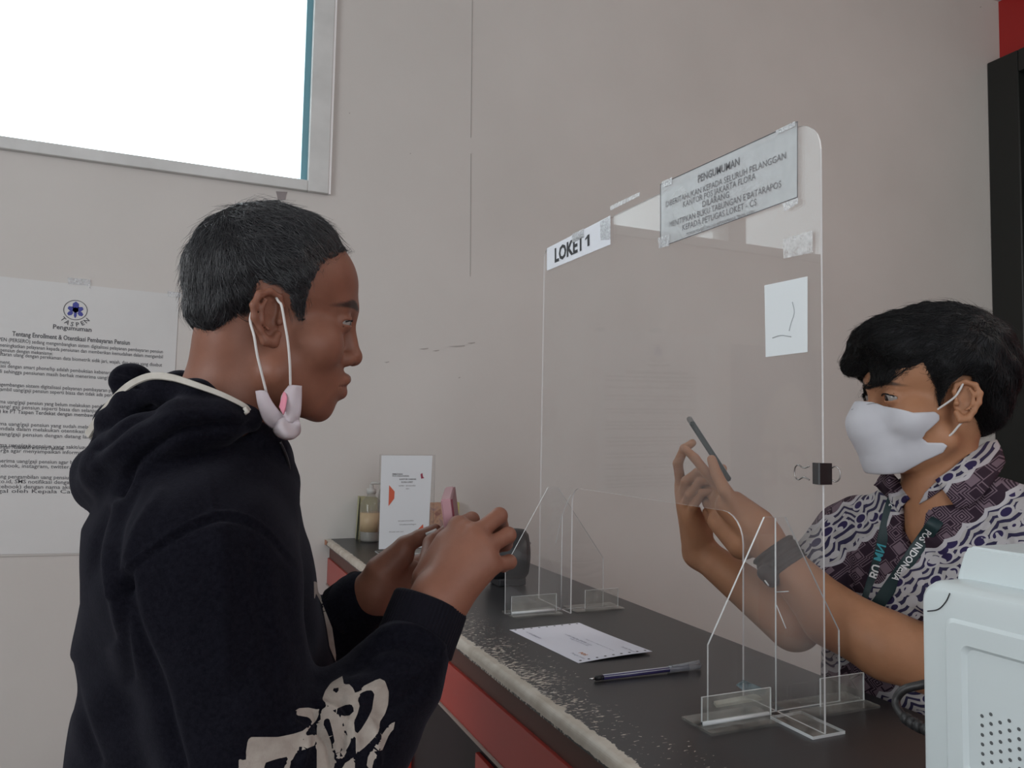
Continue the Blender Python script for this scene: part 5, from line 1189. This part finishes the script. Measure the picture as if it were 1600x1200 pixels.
mm_ = vary(mat('white_mask_cloth', rough=.8), (.56, .56, .60), (.62, .62, .66), 14); bump(mm_, 900, .15, .0004)
me = np_mesh('face_mask', c2w(Q6), G6); fmk = link('face_mask', me, mm_, stf)
def onto(f, pt, e=0.0):
    p = np.array(pt, float)[None]
    for _ in range(12): g = grad(f, p); p = p-g*(f(p)-e)[:, None]*.9
    return p[0]
seamm = [onto(maskf, HS.cam(x, y, z), .0006) for x, y, z in ((.0, .112, -.026), (-.014, .098, -.0225), (-.026, .084, -.0215), (-.034, .074, -.0215))]
tube('mask_seam', c2w(spline(seamm, 4)), .0006, mat('mask_seam_grey', (.35, .35, .36), .8), fmk, 5)  # plain grey line marking the nose flap seam
for sg in (-1, 1):
    tube('ear_loop', c2w(spline([onto(maskf, HS.cam(sg*.058, .034, -.025), .001), HS.cam(sg*.074, .014, .000), HS.cam(sg*.0775, .007, .012), HS.cam(sg*.080, .002, .026)], 6)), .0016, mlo, fmk, 7)
    tube('ear_loop', c2w(spline([onto(maskf, HS.cam(sg*.054, .026, -.0675), .001), HS.cam(sg*.066, .012, -.052), HS.cam(sg*.074, .003, -.036), HS.cam(sg*.078, -.006, -.024)], 6)), .0016, mlo, fmk, 7)

# shirt
m = mat('batik_cotton', (.1, .06, .09), .85, .2); M['batik'] = m; N, L, b = nodes(m)
cmb = N.new('ShaderNodeCombineXYZ'); au, av = attr(m, 'bu'), attr(m, 'bv'); al = math.radians(44)
su = math_(m, 'ADD', math_(m, 'MULTIPLY', au, math.cos(al)), math_(m, 'MULTIPLY', av, math.sin(al)))      # along the bands
tv = math_(m, 'SUBTRACT', math_(m, 'MULTIPLY', av, math.cos(al)), math_(m, 'MULTIPLY', au, math.sin(al)))  # across
L.new(su, cmb.inputs[0]); L.new(tv, cmb.inputs[1])
def vec(x, y): c = N.new('ShaderNodeCombineXYZ'); L.new(x, c.inputs[0]) if not isinstance(x, float) else None; L.new(y, c.inputs[1]); return c.outputs[0]
def nz(scale, det=2): n = N.new('ShaderNodeTexNoise'); n.inputs['Scale'].default_value = scale; n.inputs['Detail'].default_value = det; L.new(cmb.outputs[0], n.inputs['Vector']); return n.outputs[0]
wob = math_(m, 'MULTIPLY', math_(m, 'SUBTRACT', nz(18), .5), .03)
wave = math_(m, 'ADD', math_(m, 'MULTIPLY', math_(m, 'ABSOLUTE', math_(m, 'SINE', math_(m, 'MULTIPLY', su, 95.0))), .007), wob)
tt = math_(m, 'ADD', tv, wave); fr = math_(m, 'FRACT', math_(m, 'DIVIDE', math_(m, 'ADD', tt, 3.0), .125))      # 0..1 across one repeat
chainband = math_(m, 'LESS_THAN', fr, .50)
edge = math_(m, 'MAXIMUM', math_(m, 'LESS_THAN', math_(m, 'ABSOLUTE', math_(m, 'SUBTRACT', fr, .50)), .022), math_(m, 'MAXIMUM', math_(m, 'LESS_THAN', fr, .022), math_(m, 'GREATER_THAN', fr, .978)))
# geometric ground: nested angular rings
vo = N.new('ShaderNodeTexVoronoi'); vo.distance = 'CHEBYCHEV'; vo.inputs['Scale'].default_value = 46; vo.inputs['Randomness'].default_value = .9; L.new(cmb.outputs[0], vo.inputs['Vector'])
ring = math_(m, 'GREATER_THAN', math_(m, 'SINE', math_(m, 'MULTIPLY', vo.outputs['Distance'], 46.0)), .15)
geo = mixc(m, ring, (.030, .017, .028), (.165, .118, .145))
# rope band: navy drops rimmed white between wavy white and navy strokes
vd = N.new('ShaderNodeTexVoronoi'); vd.inputs['Scale'].default_value = 1; vd.inputs['Randomness'].default_value = .55
mp = N.new('ShaderNodeMapping'); mp.inputs['Scale'].default_value = (42, 66, 1); mp.inputs['Rotation'].default_value = (0, 0, .18); L.new(cmb.outputs[0], mp.inputs[0]); L.new(mp.outputs[0], vd.inputs['Vector'])
drop = math_(m, 'LESS_THAN', vd.outputs['Distance'], .36); rim = math_(m, 'LESS_THAN', vd.outputs['Distance'], .50)
strk = math_(m, 'GREATER_THAN', math_(m, 'SINE', math_(m, 'ADD', math_(m, 'MULTIPLY', tt, 620.0), math_(m, 'MULTIPLY', math_(m, 'SINE', math_(m, 'MULTIPLY', su, 70.0)), 2.4))), .1)
bandc = mixc(m, strk, (.40, .38, .37), (.030, .026, .065)); bandc = mixc(m, rim, bandc, (.44, .42, .43))
dz_ = math_(m, 'MULTIPLY', drop, math_(m, 'GREATER_THAN', nz(30), .44)); bandc = mixc(m, dz_, bandc, (.030, .022, .075))
col = mixc(m, chainband, geo, bandc); col = mixc(m, edge, col, (.46, .44, .46)); L.new(col, b.inputs['Base Color']); bump(m, 900, .2, .0006)
ZL = np.array([-.86, -.70, -.50, -.36, -.28, -.235, -.20, -.17]); WLs = np.array([.20, .20, .20, .195, .175, .145, .10, .07]); DLs = np.array([.14, .14, .135, .125, .115, .10, .085, .07])
def shirt(p):
    w_ = p-TS; d = loft(np.stack([w_@CF, w_@LAT, p[:, 2]], -1), ZL, np.array([.0, .0, .0, .0, .0, .005, .015, .02]), DLs, WLs, 0.0)
    d = smax(d, p[:, 2]+.165, .03); d = smax(d, -.80-p[:, 2], .01)
    nb = TS+CF*.015+np.array((0, 0, -.215)); d = smin(d, rc(p, nb, sjR, .055, .056), .05); d = smin(d, rc(p, nb+np.array((0, 0, .015)), sjL, .055, .060), .05)
    hemR, hemL = C(1238, 948, 1.285), C(1500, 1000, 1.12)
    def slv(a, c, ra, rb):
        a, c = np.array(a), np.array(c); ax = (c-a)/np.linalg.norm(c-a); e = rc(p, a, c, ra, rb); return smax(e, (p-c)@ax, .006)
    d = smin(d, slv(sjR, hemR, .062, .068), .018); d = smin(d, slv(sjL, hemL, .066, .072), .018)
    neck = rc(HS.loc(p), (0, -.014, -.07), (0, -.024, -.165), .047, .049)*HS.s; d = smax(d, -neck, .004)
    # V opening at the throat
    a_ = (p-TS)@LAT; zt = p[:, 2]; vcut = smax(np.abs(a_+.010)-(zt+.262)*.30, -(zt+.262), .003); vcut = np.maximum(vcut, .05-(p-TS)@CF); d = smax(d, -vcut, .003)
    w = .0026*np.sin(p[:, 2]*40+p[:, 0]*60+2*np.sin(p[:, 1]*25))+.0018*np.sin((p@LAT)*75-p[:, 2]*60)
    return d+w
Q7, G7 = mesh_field(shirt, (.38, .98, -.86), (1.0, 1.56, -.12), .0042)
Q7 = sculpt([([(1425, 790), (1412, 840), (1400, 900), (1385, 960)], 2.5, -.004, 1.0, 1.5), ([(1434, 790), (1422, 840), (1410, 900), (1396, 960)], 5, .002, 1.0, 1.5), ([(1545, 800), (1520, 850), (1490, 920), (1470, 980)], 4, -.004, .9, 1.4), ([(1310, 830), (1325, 880), (1330, 940)], 5, -.006, 1.2, 1.6), ([(1345, 850), (1340, 900), (1350, 950)], 6, .003, 1.0, 1.5), ([(1560, 830), (1575, 850), (1580, 900)], 9, -.006, .9, 1.3), ([(1450, 840), (1480, 860), (1500, 900)], 9, .004, .9, 1.4)])(Q7, grad(shirt, Q7))
me = np_mesh('batik_shirt', c2w(Q7), G7); set_attr(me, 'bu', Q7@np.array((.75, -.55, 0))); set_attr(me, 'bv', Q7[:, 2]); sho = link('batik_shirt', me, M['batik'], stf)
def battr(o, warp=(0, 0)):
    P = w2c(np.array([v.co[:] for v in o.data.vertices])); set_attr(o.data, 'bu', P@np.array((.75, -.55, 0))+warp[0]); set_attr(o.data, 'bv', P[:, 2]+warp[1])
def march(f, u, v, d0, d1, n=500):
    dd = np.linspace(d0, d1, n); P = np.stack([C(u, v, t) for t in dd]); q = f(P); k = np.argmax(q < 0); return P[k] if q[k] < 0 else P[-1]
both = lambda p: np.minimum(shirt(p), staffhead(p))
def K(u, v, d, off=.006):
    q = march(both, u, v, .95, 1.5); s = q[1] if q[1] < d+.06 else d
    return C(u, v, s-off)
o = patch('collar_wing', [[K(1556, 687, 1.24, .002), K(1564, 702, 1.24, .004), K(1570, 722, 1.23, .006)], [K(1538, 692, 1.20), K(1550, 714, 1.19), K(1560, 740, 1.18, .010)], [K(1512, 712, 1.170), K(1526, 738, 1.165, .010), K(1540, 768, 1.165, .012)], [K(1486, 733, 1.150), K(1503, 759, 1.140, .010), K(1517, 788, 1.142, .010)], [K(1461, 750, 1.160), K(1478, 772, 1.145, .008), K(1495, 796, 1.138, .006)]], .003, M['batik'], sho); battr(o, (.02, .03))
o = patch('collar_wing', [[K(1386, 730, 1.250), K(1376, 744, 1.25), K(1366, 758, 1.245)], [K(1394, 740, 1.22), K(1386, 755, 1.21), K(1380, 770, 1.205)], [K(1406, 754, 1.19), K(1399, 769, 1.19), K(1394, 785, 1.185)], [K(1420, 779, 1.17), K(1412, 789, 1.17), K(1405, 800, 1.17)]], .003, M['batik'], sho); battr(o, (.01, .06))
o = patch('collar_stand', [[K(1552, 692, 1.24, .001), K(1556, 712, 1.24, .001)], [K(1510, 714, 1.182, .002), K(1512, 735, 1.18, .002)], [K(1464, 752, 1.172, .002), K(1462, 772, 1.17, .002)], [K(1445, 770, 1.180, .002), K(1436, 788, 1.18, .002)]], .003, M['batik'], sho); battr(o)
# lanyard
m_ly = mat('dark_green_lanyard', (.010, .030, .034), .5, .4)
lp1 = [march(shirt, u, v, .95, 1.45)-np.array((0, .0035, 0)) for u, v in ((1484, 781), (1462, 812), (1440, 843), (1416, 878), (1392, 912), (1368, 946), (1352, 968))]
lp2 = [march(shirt, u, v, .95, 1.45)-np.array((0, .0030, 0)) for u, v in ((1397, 772), (1388, 800), (1379, 840), (1370, 880), (1360, 915), (1350, 948), (1344, 968))]
lny, R1_, B1_, N1_ = ribbon('lanyard', lp1, lambda q: CF-np.array((0, .35, 0)), .019, .0012, m_ly, stf)
l2_, R2_, B2_, N2_ = ribbon('lanyard_strap', lp2, lambda q: CF-np.array((0, .45, 0)), .0175, .0012, m_ly, lny)
def on_ribbon(Rb, B, Nn, txt, size, t0, flip, m, name, parent, off=.0, bold=.02, upside=1):
    """letters laid along a ribbon: x runs along it, y across"""
    V, F = text_geo(txt, size, 'LEFT', bold=bold); s = np.concatenate([[0], np.cumsum(np.linalg.norm(np.diff(Rb, axis=0), axis=1))]); out = []
    for x, y, _ in V:
        q = t0+flip*x; P = np.array([np.interp(q, s, Rb[:, i]) for i in range(3)]); b_ = np.array([np.interp(q, s, B[:, i]) for i in range(3)]); n_ = np.array([np.interp(q, s, Nn[:, i]) for i in range(3)])
        sg = 1 if n_[1] < 0 else -1; out.append(c2w(P+n_*sg*.0011+b_*(y-size*.36+off)*upside))
    return link(name, mesh_np(name, out, F), m, parent)
m_w = mat('white_print', (.72, .72, .72), .6); m_t = mat('teal_print', (.04, .30, .36), .6)
seg1 = np.linalg.norm(np.diff(R1_, axis=0), axis=1).sum(); seg2 = np.linalg.norm(np.diff(R2_, axis=0), axis=1).sum()
def rb_t(Rb, v): uu, vv = proj(Rb); s = np.concatenate([[0], np.cumsum(np.linalg.norm(np.diff(Rb, axis=0), axis=1))]); return float(np.interp(v, vv, s))
# facing sides: pick the across-direction so that letters are not mirrored
def sgn_up(Rb, B, flip):
    T = (Rb[1]-Rb[0])*flip; q = np.cross(T, B[0]); return -1 if q[1] < 0 else 1
on_ribbon(R1_, B1_, N1_, 'POS INDONESIA', .0135, rb_t(R1_, 829), 1, m_w, 'lettering', lny, upside=sgn_up(R1_, B1_, 1))
on_ribbon(R2_, B2_, N2_, 'BU', .0185, rb_t(R2_, 904), -1, m_w, 'lettering', lny, upside=sgn_up(R2_, B2_, -1))
on_ribbon(R2_, B2_, N2_, 'MN', .0185, rb_t(R2_, 877), -1, m_t, 'teal_lettering', lny, upside=sgn_up(R2_, B2_, -1))
on_ribbon(R2_, B2_, N2_, 'POS', .010, rb_t(R2_, 776), 1, m_w, 'lettering', lny, upside=sgn_up(R2_, B2_, 1))
# watch
wa, wb_ = C(1207, 858, 1.252), C(1229, 886, 1.238); ax = (wb_-wa)/np.linalg.norm(wb_-wa); mw_ = bump(mat('dark_grey_watch_strap', (.012, .013, .016), .6), 200, .3)
def wt(p):
    q = p-(wa+wb_)/2; h = q@ax; r = ln(q-h[:, None]*ax); ro = .0375+.0016*np.sin(h*700); d = np.maximum(np.abs(h)-.020, r-ro); d = smin(d, rc(p, C(1196, 895, 1.215), C(1206, 906, 1.215), .013, .012), .006); return smax(d, .028-r, .002)
Qw, Gw = mesh_field(wt, (wa+wb_)/2-.07, (wa+wb_)/2+.07, .0022); wo_ = link('wrist_watch', np_mesh('wrist_watch', c2w(Qw), Gw), mw_, stf)
# phone
ph2 = thing('smartphone', c2w(C(1100, 690, 1.34)), 'thin dark-edged smartphone raised between the masked man\'s hands', 'phone')
z2 = C(1079, 659, 1.352)-C(1124, 728, 1.352); z2 /= np.linalg.norm(z2); n2_ = np.array((.86, -.17, .5)); n2_ -= z2*(n2_@z2); n2_ /= np.linalg.norm(n2_); y2 = np.cross(z2, n2_)
c2_ = C(1081, 661, 1.352)-z2*.060+y2*(.034 if y2[1] > 0 else -.034)
slabbox('phone_body', c2_, n2_, y2, z2, .0048, .035, .062, mat('dark_phone_edge', (.02, .035, .04), .3), ph2, .002)
slabbox('phone_screen', c2_+n2_*.0049, n2_, y2, z2, .0004, .033, .060, mat('grey_phone_glass', (.30, .33, .33), .2), ph2, .0002)
hS = c2w(C(1500, 1300, 1.34)); cfW = c2w(CF)-CAMn; cfW[2] = 0; cfW /= np.linalg.norm(cfW); lW = np.array((-cfW[1], cfW[0], 0)); legs_of(stf, hS, lW, cfW, mj, zhip=.80)
